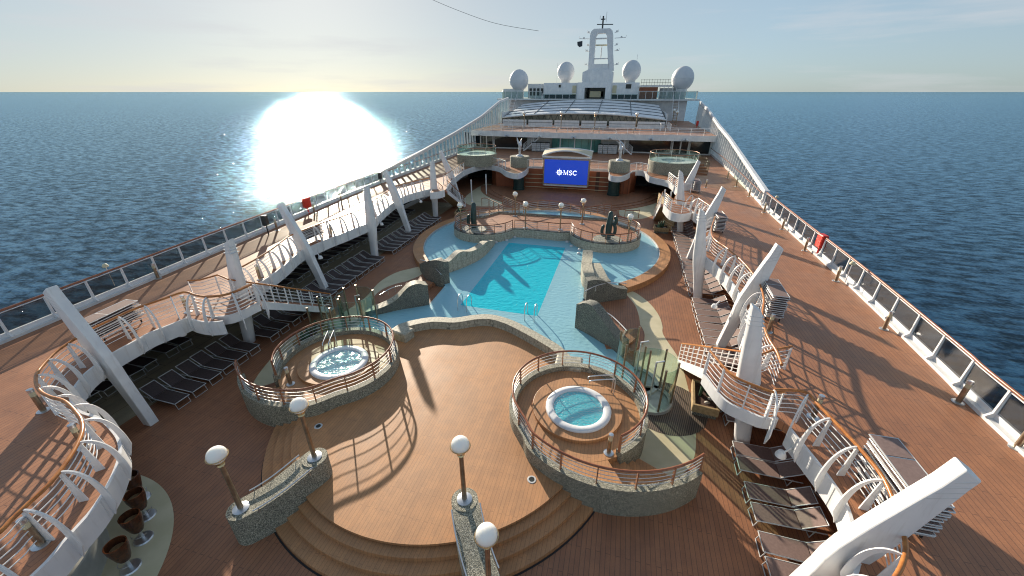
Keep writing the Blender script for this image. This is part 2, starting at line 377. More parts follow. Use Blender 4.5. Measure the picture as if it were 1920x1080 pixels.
    def wall(s, P, th, z0, z1, closed=False):
        """wall of thickness th along P; z0 / z1 numbers or lists"""
        P = [Vector((p[0], p[1], 0)) for p in P]; m_ = len(P)
        if closed:
            nn = []
            for i in range(m_):
                t_ = (P[(i + 1) % m_] - P[i - 1]).normalized(); nn.append(Vector((-t_.y, t_.x, 0)))
        else: nn = normals2(P)
        V = []
        for i, (p, n_) in enumerate(zip(P, nn)):
            a = z0[i] if isinstance(z0, list) else z0; b_ = z1[i] if isinstance(z1, list) else z1
            l = p + n_ * th / 2; r = p - n_ * th / 2
            V += [Vector((l.x, l.y, a)), Vector((l.x, l.y, b_)), Vector((r.x, r.y, b_)), Vector((r.x, r.y, a))]
        Fc = []
        for i in range(m_ if closed else m_ - 1):
            o, q = i * 4, ((i + 1) % m_) * 4
            for k in range(4): l = (k + 1) % 4; Fc.append((o + k, q + k, q + l, o + l))
        if not closed: e = (m_ - 1) * 4; Fc += [(0, 1, 2, 3), (e + 3, e + 2, e + 1, e)]
        return s.add(V, Fc)
    def plate(s, P2, O, X, Y, th):
        """2d outline P2 in the plane O + x X + y Y, thickness th along X x Y"""
        X = Vector(X).normalized(); Y = Vector(Y).normalized(); Z = X.cross(Y).normalized(); O = Vector(O)
        tri = tessellate_polygon([[Vector((a, b, 0)) for a, b in P2]]); n = len(P2)
        V = [O + X * a + Y * b + Z * th / 2 for a, b in P2] + [O + X * a + Y * b - Z * th / 2 for a, b in P2]; Fc = []
        for a in tri:
            A, B, C_ = (Vector((*P2[i], 0)) for i in a)
            if (B - A).cross(C_ - A).z < 0: a = (a[0], a[2], a[1])
            Fc.append(tuple(a)); Fc.append((a[0] + n, a[2] + n, a[1] + n))
        area = sum(P2[i][0] * P2[(i + 1) % n][1] - P2[(i + 1) % n][0] * P2[i][1] for i in range(n))
        for i in range(n):
            j = (i + 1) % n; q = (i, i + n, j + n, j); Fc.append(q if area > 0 else q[::-1])
        return s.add(V, Fc)
    def build(s, name, mt, parent=None, smooth_=False, bev=0, world=True):
        me = bpy.data.meshes.new(name); off = Vector((0, 0, 0)); p = parent
        while p is not None: off += p.location; p = p.parent
        me.from_pydata([tuple(v - off) for v in s.v], [], s.f); me.validate(); me.update()
        me.materials.append(MATS[mt])
        if smooth_:
            me.polygons.foreach_set('use_smooth', [True] * len(me.polygons))
            me.set_sharp_from_angle(angle=math.radians(smooth_ if smooth_ is not True else 40))
        o = bpy.data.objects.new(name, me); S.collection.objects.link(o)
        if parent is not None: o.parent = parent; KIDS.setdefault(parent.name, []).append(o)
        if bev:
            bm = o.modifiers.new('bevel', 'BEVEL'); bm.width = bev; bm.segments = 2; bm.limit_method = 'ANGLE'
        return o
def tag(o, label=None, cat=None, group=None, kind=None):
    if label: o['label'] = label
    if cat: o['category'] = cat
    if group: o['group'] = group
    if kind: o['kind'] = kind
    return o
def thing(name, label, cat, loc=(0, 0, 0), group=None):
    o = bpy.data.objects.new(name, None); S.collection.objects.link(o); o.location = loc; o.empty_display_size = .2
    return tag(o, label, cat, group)
def struct(name, mb, mt, **k): return tag(mb.build(name, mt, **k), kind='structure')
def copy_tree(o, parent=None):
    c = o.copy(); S.collection.objects.link(c)
    if parent is not None: c.parent = parent; KIDS.setdefault(parent.name, []).append(c)
    for ch in list(KIDS.get(o.name, [])): copy_tree(ch, c)
    return c
def place(proto, used, loc, rz, label, group=None, s=1.0):
    o = proto if not used else copy_tree(proto)
    o.location = loc; o.rotation_euler = (0, 0, rz); o.scale = (s, s, s); o['label'] = label
    if group: o['group'] = group
    return o
ORD = ['nearest', 'second', 'third', 'fourth', 'fifth', 'sixth', 'seventh', 'eighth', 'ninth', 'tenth', 'eleventh', 'twelfth', 'thirteenth', 'fourteenth', 'fifteenth',
       'sixteenth', 'seventeenth', 'eighteenth', 'nineteenth', 'twentieth', 'twenty-first', 'twenty-second', 'twenty-third', 'twenty-fourth', 'twenty-fifth', 'twenty-sixth', 'twenty-seventh', 'twenty-eighth', 'twenty-ninth', 'thirtieth', 'thirty-first', 'thirty-second', 'thirty-third', 'thirty-fourth', 'thirty-fifth', 'thirty-sixth', 'thirty-seventh', 'thirty-eighth', 'thirty-ninth', 'fortieth']

DZ = 2.9      # upper deck level
WZ = .25      # pool water level
XC = -6.1     # centre line of the pool area
PC = (-6.1, 32.5)

# ================================================================== SEA
sea = MB(); sea.lathe((0, 0, -38), [(0, 0), (300, 0), (3000, 0), (30000, 0), (120000, 0)], 64); struct('sea', sea, 'sea')
HP = [(-25.2, -30), (-25.2, 75), (-26.5, 105), (-24, 135), (-15, 165), (-6, 182), (4, 165), (12, 135), (14.6, 105), (13.9, 75), (12.3, 45), (12.3, -30)]
hull = MB(); hull.prism(HP, -40, -.3); h = struct('ship_hull', hull, 'hull_white')
# ================================================================== MAIN DECK
pool_hole = [at(*q, WZ) for q in ((868, 576), (1011, 600), (1061, 468.5), (953, 459))]
pool_hole = [Vector((-8.55, 19.95, 0)), Vector((-3.72, 19.85, 0)), Vector((-3.72, 31.6, 0)), Vector((-8.62, 31.6, 0))]
dk = MB(); dk.prism([(-25.2, -8), (12.3, -8), (12.3, 75), (-25.2, 75)], -.25, 0, [pool_hole]); struct('pool_deck', dk, 'deck')
ins = offset(resample(smooth(pool_hole + [pool_hole[0]], 1), 50), 0)
pw = MB(); pw.wall(pool_hole, .06, -1.6, .1, closed=True); struct('deep_pool_wall', pw, 'deep_tiles')
pf = MB(); pf.prism([(-8.9, 19.5), (-3.4, 19.5), (-3.4, 32), (-8.9, 32)], -1.7, -1.2); struct('deep_pool_floor', pf, 'deep_tiles')
# shallow pool outline: big ring + front channels
front = [at(*q, WZ) for q in ((1172, 548), (1093, 560), (1083, 600), (1190, 690), (1165, 760), (1060, 700), (1040, 655), (985, 628), (940, 612), (890, 606), (830, 615), (740, 632), (700, 660), (640, 640), (690, 592), (805, 570), (835, 535), (800, 500))]
a_s = math.degrees(math.atan2(front[0].y - PC[1], front[0].x - PC[0])); a_e = math.degrees(math.atan2(front[-1].y - PC[1], front[-1].x - PC[0]))
ring = arc(*PC, 10.0, a_e, a_s - 360, 90)     # clockwise over the top
outline = ring + [p for p in front]
sf = MB(); sf.prism(outline, .004, .10, [pool_hole]); struct('shallow_pool_floor', sf, 'shallow_tiles')
for nm, sgn in (('starboard', 1), ('port', -1)):
    pass
bas = MB()
bas.flat(arc(*PC, 9.95, -48, 62, 40) + [Vector((-1.0, 38, 0)), Vector((-2.2, 33, 0)), Vector((-1.6, 24.6, 0))], .105)
bas.flat(arc(*PC, 9.95, 118, 227, 40) + [Vector((-11.0, 26, 0)), Vector((-10.5, 33, 0)), Vector((-10.6, 38, 0))], .105)
struct('side_basin_floor', bas, 'basin_tiles')
wt = MB(); wt.flat(outline, WZ, [pool_hole]); struct('shallow_pool_water', wt, 'pool_water')
wd = MB(); wd.flat(pool_hole, WZ); struct('deep_pool_water', wd, 'deep_water')
rim_pts = arc(*PC, 10.35, a_e - 2, a_s - 360 + 2, 90)
rm = MB(); rm.wall(rim_pts, .82, 0, .42); tag(rm.build('pool_coping', 'stage_wood'), 'curved terracotta coping around the round pool basins', 'pool coping')
ln = MB(); ln.wall(arc(*PC, 9.92, a_e - 2, a_s - 360 + 2, 90), .05, .1, .40); struct('pool_waterline_tiles', ln, 'white_floor')

# cream floor patches (sheets)
def patch(name, pts, z, mt='cream', n=5):
    m = MB(); m.flat(smooth([at(*q, 0) if not isinstance(q, Vector) else q for q in pts], n, True), z); return struct(name, m, mt)
patch('cream_floor', [(1172, 548), (1188, 547), (1216, 567), (1234.5, 590), (1242, 611), (1244, 628), (1273, 673), (1287, 715), (1300, 775), (1305, 830), (1296, 870), (1262, 897), (1180, 900), (1190, 840), (1190, 720), (1190, 640), (1200, 610), (1192, 575)], .004)
patch('cream_floor', [(792, 500), (769, 504), (743, 511), (717, 525), (699, 542), (684, 558.5), (640, 588), (560, 625), (515, 665), (474, 722), (520, 715), (560, 690), (620, 650), (690, 595), (705, 570), (735, 540), (790, 515)], .004)
patch('cream_floor', [(1158, 388), (1173, 374), (1204, 365), (1245, 362), (1260, 380), (1228, 402), (1196, 411), (1165, 405)], .004)
patch('cream_floor', [(952, 372), (945, 355), (919, 345), (900, 349), (870, 372), (880, 384), (905, 387), (935, 385)], .004)
patch('cream_floor', arc(-15.0, 1.5, 4.45, -60, 170, 14)[0:], .004)
patch('tan_floor_strip', [Vector((-23.2, 3, 0)), Vector((-18.2, 3, 0)), Vector((-18.2, 22, 0)), Vector((-18.4, 44, 0)), Vector((-23.2, 44, 0)), Vector((-23.2, 20, 0))], .004, 'tan_floor', 1)
patch('teak_shower_floor', arc(3.0, 14.2, 1.65, 0, 345, 23), .010, 'teak_grate', 1)
# semicircular entry pads
pd = MB(); pd.prism(arc(-.2, 19.5, 2.1, -75, 105, 24), 0, .30); struct('pool_entry_pad', pd, 'deck')
pd = MB(); pd.prism(arc(-.2, 19.5, 2.5, -75, 105, 24), 0, .15); struct('pool_entry_step', pd, 'deck')
pd = MB(); pd.prism(arc(-12.0, 20.4, 2.1, 75, 260, 24), 0, .30); struct('pool_entry_pad', pd, 'deck')
pd = MB(); pd.prism(arc(-12.0, 20.4, 2.5, 75, 260, 24), 0, .15); struct('pool_entry_step', pd, 'deck')

# ================================================================== STAGE (round dance floor) and steps
SCX, SCY, SR = -5.75, 11.55, 5.72
back = [at(*q, .6) for q in ((1045, 668), (1030, 655), (985, 628), (940, 612), (890, 606), (830, 610), (775, 622), (740, 628))]
st_out = arc(SCX, SCY, SR, 150, 392, 70)
st_poly = st_out + back
stg = MB(); stg.prism(st_poly, .0, .6); struct('round_dance_floor', stg, 'stage_wood')
for k in range(3):
    r = SR + .36 * (k + 1); z = .45 - .15 * k
    s_ = MB(); s_.prism(arc(SCX, SCY, r, 150, 392, 70) + [Vector((SCX, SCY, 0))], 0.001 * k, z - .004 * k); struct('dance_floor_step', s_, 'stage_wood')
nose = MB(); nose.wall(arc(SCX, SCY, SR + .0, 196, 344, 60), .16, .52, .607); struct('dance_floor_nosing', nose, 'stage_wood')
nose = MB(); nose.wall(arc(SCX, SCY, SR + 1.12, 190, 350, 60), .05, .0, .006); struct('deck_joint', nose, 'black_rubber')
for (px, py) in ((597, 799), (997, 899)):
    p = at(px, py, .6); d = thing('floor_drain', 'small round steel drain in dance floor near the port whirlpool wall' if px < 700 else 'small round steel drain in dance floor near the starboard whirlpool wall', 'drain', p)
    a = MB(); a.lathe(p, [(0, .006), (.10, .006), (.10, .012), (.14, .012), (.15, .0)], 20); a.build('ring', 'steel_frame', d)
    a = MB(); a.lathe(p, [(0, .011), (.09, .011)], 16); a.build('grate', 'black_metal', d)

# ================================================================== low walls of the pool
def tall_wall(name, label, base, top, z0, th, mt, cap=None, n=5, grp=None, cat='low wall'):
    B = resample(smooth([at(*q, z0) for q in base], n), .22)
    Z = [rise(p.x, p.y, z0, top) for p in B]
    Z = [sum(Z[max(0, i - 1):i + 2]) / len(Z[max(0, i - 1):i + 2]) for i in range(len(Z))]
    t_ = thing(name, label, cat, B[0], grp)
    m_ = MB(); m_.wall(B, th, z0 - .25, [z - .03 for z in Z]); m_.build('wall_body', mt, t_, 50)
    c_ = MB(); c_.wall(B, th + .03, [z - .03 for z in Z], Z); c_.build('wall_cap', cap or mt, t_, 50)
    return t_, B, Z
def handrail(label, pts, r=.03):
    P = smooth(pts, 6); t_ = thing('grab_rail', label, 'grab rail', pts[0]); m_ = MB(); m_.tube(P, r, 8); m_.build('rail_tube', 'chrome', t_, 60)
    for p in (pts[1], pts[-2]): m_ = MB(); m_.tube([Vector(p), Vector(p) - Vector((0, 0, .35))], r * .7, 6); m_.build('bracket', 'chrome', t_, 60)
# pale mosaic wall on the stage side
P = smooth([at(*q, 1.05) for q in ((750, 612), (777, 604), (814, 598.5), (852, 600), (890, 594.5), (921, 594), (953, 603), (987, 619.5), (1022, 639), (1044, 653), (1062, 671))], 5)
t_ = thing('low_wall', 'long wavy pale mosaic wall between dance floor and shallow pool', 'low wall', P[0])
m_ = MB(); m_.wall(P, .5, .1, 1.05); m_.build('wall_body', 'stone_mosaic', t_, 50)
m_ = MB(); m_.wall([P[0] + Vector((-.25, -.15, 0)), P[0] + Vector((.75, -.38, 0))], .72, .1, 1.09); m_.build('end_block', 'stone_mosaic', t_, bev=.08)
m_ = MB(); m_.box((P[-1].x + .15, P[-1].y - .3, .6), (1.2, .9, 1.04)); m_.build('end_block', 'stone_mosaic', t_, bev=.08)
zb = (640, 440, 5.4)
tall_wall('low_wall', 'pale mosaic wall with humped top between port basin and deep pool', zz(*zb, [(1075, 375), (1250, 310), (1400, 230), (1500, 130), (1530, 90)]),
          zz(*zb, [(1070, 270), (1130, 210), (1180, 160), (1290, 165), (1370, 130), (1440, 70), (1510, 55)]), WZ, .5, 'stone_mosaic')
tall_wall('low_wall', 'dark pebble wall rising beside the port basin coping', zz(*zb, [(830, 345), (880, 420), (950, 480), (1040, 505), (1080, 495)]),
          zz(*zb, [(815, 300), (880, 270), (960, 243), (1030, 245), (1080, 300)]), .1, .5, 'pebbledash_dark')
tall_wall('low_wall', 'dark humped pebble wall sloping down to the port showers', zz(*zb, [(250, 835), (400, 805), (600, 760), (760, 735), (885, 710)]),
          zz(*zb, [(250, 760), (400, 720), (520, 660), (600, 600), (640, 530), (740, 475), (830, 480), (885, 530)]), .1, .55, 'pebbledash_dark', 'stone_mosaic')
zc_ = (1040, 440, 3.857)
for lab, pts, zt in (('pale mosaic wall running toward camera between deep pool and starboard basin', [(240, 112), (238, 160), (232, 210), (245, 270), (262, 310)], [1.15, 1.0, 1.1, 1.2, 1.0]),
                     ('short pale mosaic hump wall at edge of starboard basin', [(290, 205), (315, 250), (345, 310), (370, 340)], [1.0, 1.05, 1.0, .95])):
    P = [at(*q, h_) for q, h_ in zip(zz(*zc_, pts), zt)]; Q = resample(smooth(P, 6), .25)
    t_ = thing('low_wall', lab, 'low wall', Q[0]); m_ = MB(); m_.wall(Q, .75, .1, [q.z for q in Q]); m_.build('wall_body', 'stone_mosaic', t_, 50)
tall_wall('low_wall', 'dark arched pebble wall at mouth of starboard basin', zz(*zc_, [(215, 478), (300, 470), (400, 455), (505, 440)]),
          zz(*zc_, [(208, 345), (260, 310), (340, 320), (420, 372), (512, 385)]), .1, .5, 'pebbledash_dark')
tall_wall('low_wall', 'large dark pebble wall sloping down to the starboard showers', zz(*zc_, [(165, 675), (240, 712), (300, 748), (400, 810), (500, 870)]),
          zz(*zc_, [(168, 520), (200, 485), (250, 480), (300, 505), (360, 590), (430, 690), (525, 790)]), .1, .55, 'pebbledash_dark')
q = lambda l, z: [at(*p, z) for p in l]
handrail('curved steel rail over dark pebble wall by port basin', q(zz(*zb, [(800, 255), (860, 270), (930, 320), (1010, 400)]), 1.3))
handrail('steel rail on dark wall above the port entry pad', q(zz(*zb, [(390, 610), (470, 560), (540, 530), (615, 515)]), 1.2))
handrail('curved steel rail over dark arched wall by starboard basin', q(zz(*zc_, [(218, 410), (300, 370), (400, 348), (520, 352)]), 1.3))
handrail('steel rail above the starboard entry pad', q(zz(*zc_, [(350, 550), (410, 585), (470, 640), (522, 695)]), 1.2))
# jets on pool edge
grp = 'small round fittings in the shallow pool by the island'
for i, (px, py) in enumerate(((924, 461), (930, 456), (950, 452), (965, 446), (1063, 455), (1071, 463), (1086, 470), (1085, 477))):
    p = at(px, py, .2); m_ = MB(); m_.ball(p + Vector((0, 0, .08)), .16, 10, sz=.7); tag(m_.build('pool_jet', 'steel_frame', None, 60), 'small round steel pool fitting by the island wall, %s from port' % ORD[i].replace('nearest', 'first'), 'pool fitting', grp)

# ladders of the deep pool
def pool_ladder(label, X, Y):
    t_ = thing('pool_ladder', label, 'pool ladder', (X, Y, .1))
    for dx in (-.28, .28):
        m_ = MB(); m_.tube(smooth([(X + dx, Y - .55, .1), (X + dx, Y - .5, .95), (X + dx, Y - .15, 1.15), (X + dx, Y + .25, .9), (X + dx, Y + .3, .1), (X + dx, Y + .3, -.9)], 5), .028, 8); m_.build('rail', 'chrome', t_, 60)
    for k in range(4):
        m_ = MB(); m_.box((X, Y + .3, .05 - .25 * k), (.56, .1, .04)); m_.build('rung', 'chrome', t_)
pool_ladder('steel ladder at the port near corner of deep pool', -8.15, 19.8)
pool_ladder('steel ladder at the starboard near corner of deep pool', -4.05, 19.7)

# ================================================================== RAILING HELPERS
def railing(label, base, h=1.0, nbar=4, post_step=1.1, rail_mt='handrail_dark', post_mt='copper_post', bar_mt='steel_frame', rr=.042, br=.012, post='flat', cat='railing', grp=None, name='deck_railing', ends=True):
    """base: 3d polyline along which posts stand"""
    B = [Vector(p) for p in base]; t_ = thing(name, label, cat, B[0], grp); up = Vector((0, 0, 1))
    m_ = MB(); m_.tube([p + up * h for p in B], rr, 8); m_.build('handrail', rail_mt, t_, 60)
    for k in range(nbar):
        m_ = MB(); m_.tube([p + up * (h * (k + .7) / (nbar + .55)) for p in B], br, 5); m_.build('rail_bar', bar_mt, t_, 60)
    R = resample(B, post_step); nn = normals2(R)
    for i, (p, n_) in enumerate(zip(R, nn)):
        if not ends and i in (0, len(R) - 1): continue
        m_ = MB(); a = math.atan2(n_.y, n_.x)
        if post == 'flat':
            m_.plate([(-.05, 0), (.05, 0), (.032, h - .02), (-.032, h - .02)], p, n_, up, .035)
        else: m_.box(p + up * h / 2, (.05, .035, h - .03), a)
        m_.build('post', post_mt, t_)
    return t_

# ================================================================== WHIRLPOOL ISLANDS
def tub(parent_label, cx, cy_, z, R=1.25, mt='white_paint', lab2=None, spa=True):
    t_ = thing('whirlpool', parent_label, 'whirlpool', (cx, cy_, z))
    m_ = MB(); m_.lathe((cx, cy_, z), [(R - .02, -.15), (R, 0), (R, .05), (R - .04, .09), (R - .24, .09), (R - .30, .05), (R - .32, -.4)], 48); m_.build('shell', mt, t_, 50)
    m_ = MB(); m_.lathe((cx, cy_, z), [(R - .31, -.12), (R - .55, -.16), (R - .60, -.42), (.02, -.45), (0, -.45)], 48); m_.build('seat_well', 'spa_tiles', t_, 50)
    m_ = MB(); m_.lathe((cx, cy_, z), [(0, .02), (R - .31, .02)], 48); m_.build('water', 'spa_water', t_)
    return t_
def spiral(mir, label, cx, cy_, lab_tub, tail_c, tail_R, tA):
    """whirlpool island: round wall opening to the outboard side with a tail wall sweeping forward of the camera"""
    s = 1 if mir == 0 else -1
    ang = lambda a: a if s > 0 else 180 - a
    ZF, ZW = .92, 1.16
    # near side arc + tail (outer wall), starts at inner start angle 207 deg and goes clockwise over the back to -52 deg
    A_in = [Vector((cx + 2.47 * math.cos(math.radians(ang(a))), cy_ + 2.47 * math.sin(math.radians(ang(a))), 0)) for a in [233 - i * 285 / 60 for i in range(61)]]
    tc_, tr = tail_c, tail_R
    T = [Vector((tc_[0] + tr * math.cos(math.radians(a)), tc_[1] + tr * math.sin(math.radians(a)), 0)) for a in tA]
    return A_in, T
def island(label, cx, cy_, arc_a, tail, side):
    t_ = thing('whirlpool_island', label, 'whirlpool island', (cx, cy_, 0))
    A = arc(cx, cy_, 2.5, *arc_a, 60)
    path = A if side > 0 else A
    full = tail[::-1] + A if (tail[0] - A[0]).length < (tail[0] - A[-1]).length else A + tail
    full = smooth(resample(full, .5), 3)
    n = len(full)
    m_ = MB(); m_.wall(full, .26, 0, 1.16); m_.build('wall', 'pebbledash', t_, 50)
    # raised floor
    fl = arc(cx, cy_, 2.48, 0, 354, 60)
    m_ = MB(); m_.prism(fl, 0, .92); m_.build('floor', 'stage_wood', t_)
    m_ = MB(); m_.prism(arc(cx, cy_, 1.72, 0, 353, 50), .92, 1.06); m_.build('tub_step', 'stage_wood', t_, bev=.02)
    # tail floor going down as steps
    tl = tail; inner = []
    return t_, full
def tailpts(c, r, a0, a1, n=24): return arc(c[0], c[1], r, a0, a1, n)
# starboard
cS = (-.58, 12.08)
tS = [p for p in tailpts((.58, 12.73), 3.97, 230, 318)]
iS, pathS = island('round pebble-walled whirlpool island on the starboard side of dance floor', *cS, (230, -50), tS, 1)
tub('round white whirlpool with calm pale water on starboard island', -.53, 11.97, 1.06)
cP = (-11.4, 12.3)
tP = [p for p in tailpts((-12.17, 12.53), 3.42, 300, 222)]
iP, pathP = island('round pebble-walled whirlpool island on the port side of dance floor', *cP, (-56, 224), tP, -1)
tub('round white whirlpool with sparkling bubbling water on port island', -11.25, 12.15, 1.06)
for par, c, tl, sg in ((iS, cS, tS, 1), (iP, cP, tP, -1)):
    # wedge landing and steps between tail wall and drum
    a = [Vector((p.x, p.y, 0)) for p in tl]
    n = len(a); segs = [(0, .62, .92), (.62, .76, .69), (.76, .88, .46), (.88, 1.0, .23)]
    for lo, hi, z in segs:
        i0, i1 = int(lo * (n - 1)), int(hi * (n - 1))
        pts = a[i0:i1 + 1]
        inn = [Vector((p.x + (c[0] - p.x) * .42, p.y + (c[1] - p.y) * .42, 0)) for p in pts][::-1]
        m_ = MB(); m_.prism(pts + inn, 0, z - .003); m_.build('floor' if z > .9 else 'step', 'stage_wood', par)
railing('curved copper-topped railing around the starboard whirlpool island', [p + Vector((0, 0, 1.16)) for p in resample(pathS, .25)], .72, 4, 1.15, name='island_railing')
railing('curved copper-topped railing around the port whirlpool island', [p + Vector((0, 0, 1.16)) for p in resample(pathP, .25)], .72, 4, 1.15, name='island_railing')
def spa_rail(label, c, d):
    d = Vector(d).normalized(); n_ = Vector((-d.y, d.x, 0)); t_ = thing('spa_handrail', label, 'grab rail', c)
    for s in (-.13, .13):
        o = Vector(c) + n_ * s
        m_ = MB(); m_.tube(smooth([o, o + Vector((0, 0, .85)), o + d * .15 + Vector((0, 0, .95)), o + d * .95 + Vector((0, 0, .92)), o + d * 1.02 + Vector((0, 0, .82))], 4), .024, 8); m_.build('rail_tube', 'chrome', t_, 60)
spa_rail('steel handrail beside the starboard whirlpool', (.72, 13.2, .92), (-.95, -.3, 0))
spa_rail('steel handrail beside the port whirlpool', (-12.35, 13.25, .92), (.4, -.9, 0))

# ================================================================== LAMP POSTS
def make_lamp():
    t_ = thing('lamp_post', 'x', 'lamp post', (0, 0, 0))
    m_ = MB(); m_.lathe((0, 0, 0), [(0, .05), (.10, .05), (.17, .035), (.22, .02), (.22, 0)], 24); m_.build('base_plate', 'chrome', t_, 40)
    m_ = MB(); m_.lathe((0, 0, 0), [(.075, .04), (.07, .3), (.062, 1.75)], 14); m_.build('pole', 'bronze', t_, 30)
    m_ = MB(); m_.lathe((0, 0, 0), [(.062, 1.75), (.10, 1.80), (.075, 1.84), (.13, 1.90), (.16, 1.98), (.15, 2.0)], 20); m_.build('collar', 'gold_ring', t_, 40)
    m_ = MB(); m_.ball((0, 0, 2.17), .245, 24); m_.build('globe', 'globe', t_, True)
    m_ = MB(); m_.tube(arc(0, 0, .262, 0, 352.5, 47, 2.13), .014, 6, True); m_.build('globe_ring', 'gold_ring', t_, 60)
    return t_
lampP = make_lamp(); used = [False]
def lamp(loc, label, group=None, s=1.0):
    o = place(lampP, used[0], loc, 0, label, group, s); used[0] = True; return o
# pedestals on the stage steps
def pedestal(label, a, b, za, zb_, bow, lampl):
    a = Vector(a); b = Vector(b); d = (b - a); n_ = Vector((-d.y, d.x, 0)).normalized()
    P = [a + d * t + n_ * bow * math.sin(PI * t) for t in [i / 16 for i in range(17)]]
    Z = [za + (zb_ - za) * (3 * t * t - 2 * t ** 3) for t in [i / 16 for i in range(17)]]
    t_ = thing('pebble_pedestal', label, 'pedestal wall', a)
    # rounded ends
    dn = d.normalized(); outl = []
    L_ = offset(P, .38); R_ = offset(P, -.38)
    m_ = MB(); m_.wall(P, .76, 0, Z)
    m_.lathe(Vector((P[0].x, P[0].y, 0)), [(0, za), (.38, za), (.38, 0)], 24); m_.lathe(Vector((P[-1].x, P[-1].y, 0)), [(0, zb_ ), (.38, zb_), (.38, 0)], 24)
    m_.build('wall_body', 'pebbledash', t_, 50)
    for s in (-.40, .40):
        Q = [Vector((p.x, p.y, z + .10)) for p, z in zip(offset(P, s), Z)][2:-2]
        m_ = MB(); m_.tube(Q, .022, 8)
        for p in (Q[1], Q[-2]): m_.tube([p, p - Vector((0, 0, .22))], .014, 6)
        m_.build('side_rail', 'chrome', t_, 60)
    lamp((P[0].x, P[0].y, za), lampl[0]); lamp((P[-1].x, P[-1].y, zb_), lampl[1])
p1a, p1b = at(452, 953, 1.15), at(590, 857, 1.45)
pedestal('pebble pedestal wall with two lamps at left of dance floor steps', (p1a.x, p1a.y, 0), (p1b.x, p1b.y, 0), 1.15, 1.45, -.12,
         ('white globe lamp at the outer end of left pebble pedestal', 'white globe lamp at the inner end of left pebble pedestal by port whirlpool'))
p2b = at(871, 936, 1.45); p2a = at(912, 998, 1.15 + 2.17)
pedestal('pebble pedestal wall with two lamps at middle front of dance floor', (p2a.x + .02, p2a.y - .05, 0), (p2b.x, p2b.y, 0), 1.15, 1.45, .08,
         ('white globe lamp on pebble pedestal at bottom edge of photo', 'white globe lamp at the inner end of middle pebble pedestal'))

# ================================================================== FAR ISLAND WITH SCULPTURES
IZ = .9
cL, rL = (-11.43, 33.7), 2.75; cR, rR = (-.68, 34.2), 2.88
ctr = [at(*q, .95) for q in zz(840, 330, 4.8, [(600, 478), (700, 484), (800, 492), (900, 502), (1000, 511), (1105, 508)])]
outl = arc(*cL, rL, 115, 348, 36) + ctr + arc(*cR, rR, 195, 425, 36) + [Vector((-.5, 38.4, 0)), Vector((-11.5, 38.2, 0))]
t_ = thing('pool_island', 'raised mosaic-walled island with round ends behind the deep pool', 'pool island', (-6, 34, 0))
m_ = MB(); m_.prism(outl, .0, IZ); m_.build('floor', 'deck_upper', t_)
m_ = MB(); m_.wall(outl, .3, 0.0, IZ + .10, closed=True); m_.build('wall', 'stone_mosaic', t_, 50)
m_ = MB(); m_.wall(outl, .34, IZ + .10, IZ + .14, closed=True); m_.build('wall_cap', 'black_metal', t_, 50)
railing('copper-topped railing around port round end of pool island', [Vector((p.x, p.y, IZ + .14)) for p in arc(*cL, rL, 100, 350, 40)], .75, 4, 1.1, name='island_railing')
railing('copper-topped railing around starboard round end of pool island', [Vector((p.x, p.y, IZ + .14)) for p in arc(*cR, rR, 185, 430, 40)], .75, 4, 1.1, name='island_railing')
railing('wavy copper-topped railing along middle front of pool island', [Vector((p.x, p.y, IZ + .14)) for p in smooth(ctr, 4)], .75, 4, 1.1, name='island_railing')
zi = (840, 330, 4.8)
railing('railing along the rear edge of pool island below the far stage', [at(*p, 1.0) for p in zz(*zi, [(640, 330), (760, 300), (860, 290), (960, 300), (1110, 330), (1190, 350)])], .85, 4, 1.2, name='island_railing')
railing('railing of the ramp behind port sculpture', smooth([at(*p, .6) for p in zz(*zi, [(305, 270), (350, 268), (440, 310), (515, 345), (580, 350)])], 4), .85, 4, 1.0, name='island_railing')
railing('railing running from far stage to port lamp on pool island', smooth([at(*p, .5) for p in zz(*zi, [(490, 250), (520, 260), (600, 295), (680, 330)])], 4), .85, 4, 1.0, name='island_railing')
railing('railing of the ramp behind starboard sculpture', smooth([at(*p, .6) for p in zz(*zi, [(1225, 360), (1300, 345), (1395, 330), (1465, 320)])], 4), .85, 4, 1.0, name='island_railing')
railing('short railing beside the starboard cream floor', [at(*p, 0) for p in zz(*zi, [(1530, 365), (1600, 385), (1690, 388), (1712, 380)])], .9, 3, .9, name='island_railing')
for (b, lab) in (((865, 430), 'globe lamp at outer port edge of pool island'), ((966, 405), 'globe lamp at the rear port side of pool island'), ((985, 427), 'globe lamp at port middle of pool island, left of two'),
                 ((1050, 430), 'globe lamp at middle front of pool island, right of two'), ((1091, 420), 'globe lamp at the rear starboard side of pool island'), ((1176, 455), 'globe lamp at outer starboard edge of pool island')):
    lamp(at(*b, .92), lab)
def cactus_sculpture(label, c):
    c = Vector(c); t_ = thing('cactus_sculpture', label, 'sculpture', c)
    m_ = MB(); m_.lathe(c, [(0, .1), (1.15, .1), (1.2, 0)], 24); m_.build('gravel_bed', 'pebbledash', t_)
    m_ = MB()
    m_.tube([c + Vector((0, 0, .1)), c + Vector((0, 0, 1.2)), c + Vector((.05, 0, 2.3)), c + Vector((.05, 0, 2.45))], [.24, .27, .20, .08], 12); m_.build('trunk', 'dark_green', t_, 50)
    for k, (s, z, h_) in enumerate(((-1, .45, .7),) if 'port' in label else ((-1, .5, .6), (1, .6, .6), (1, 1.5, .4))):
        m_ = MB(); o = c + Vector((0, 0, z)); m_.tube(smooth([o, o + Vector((s * .38, 0, -.12)), o + Vector((s * .52, 0, .15)), o + Vector((s * .48, 0, h_)), o + Vector((s * .34, 0, h_ + .08))], 4), [.14] * 16 + [.08], 10); m_.build('arm', 'dark_green', t_, 50)
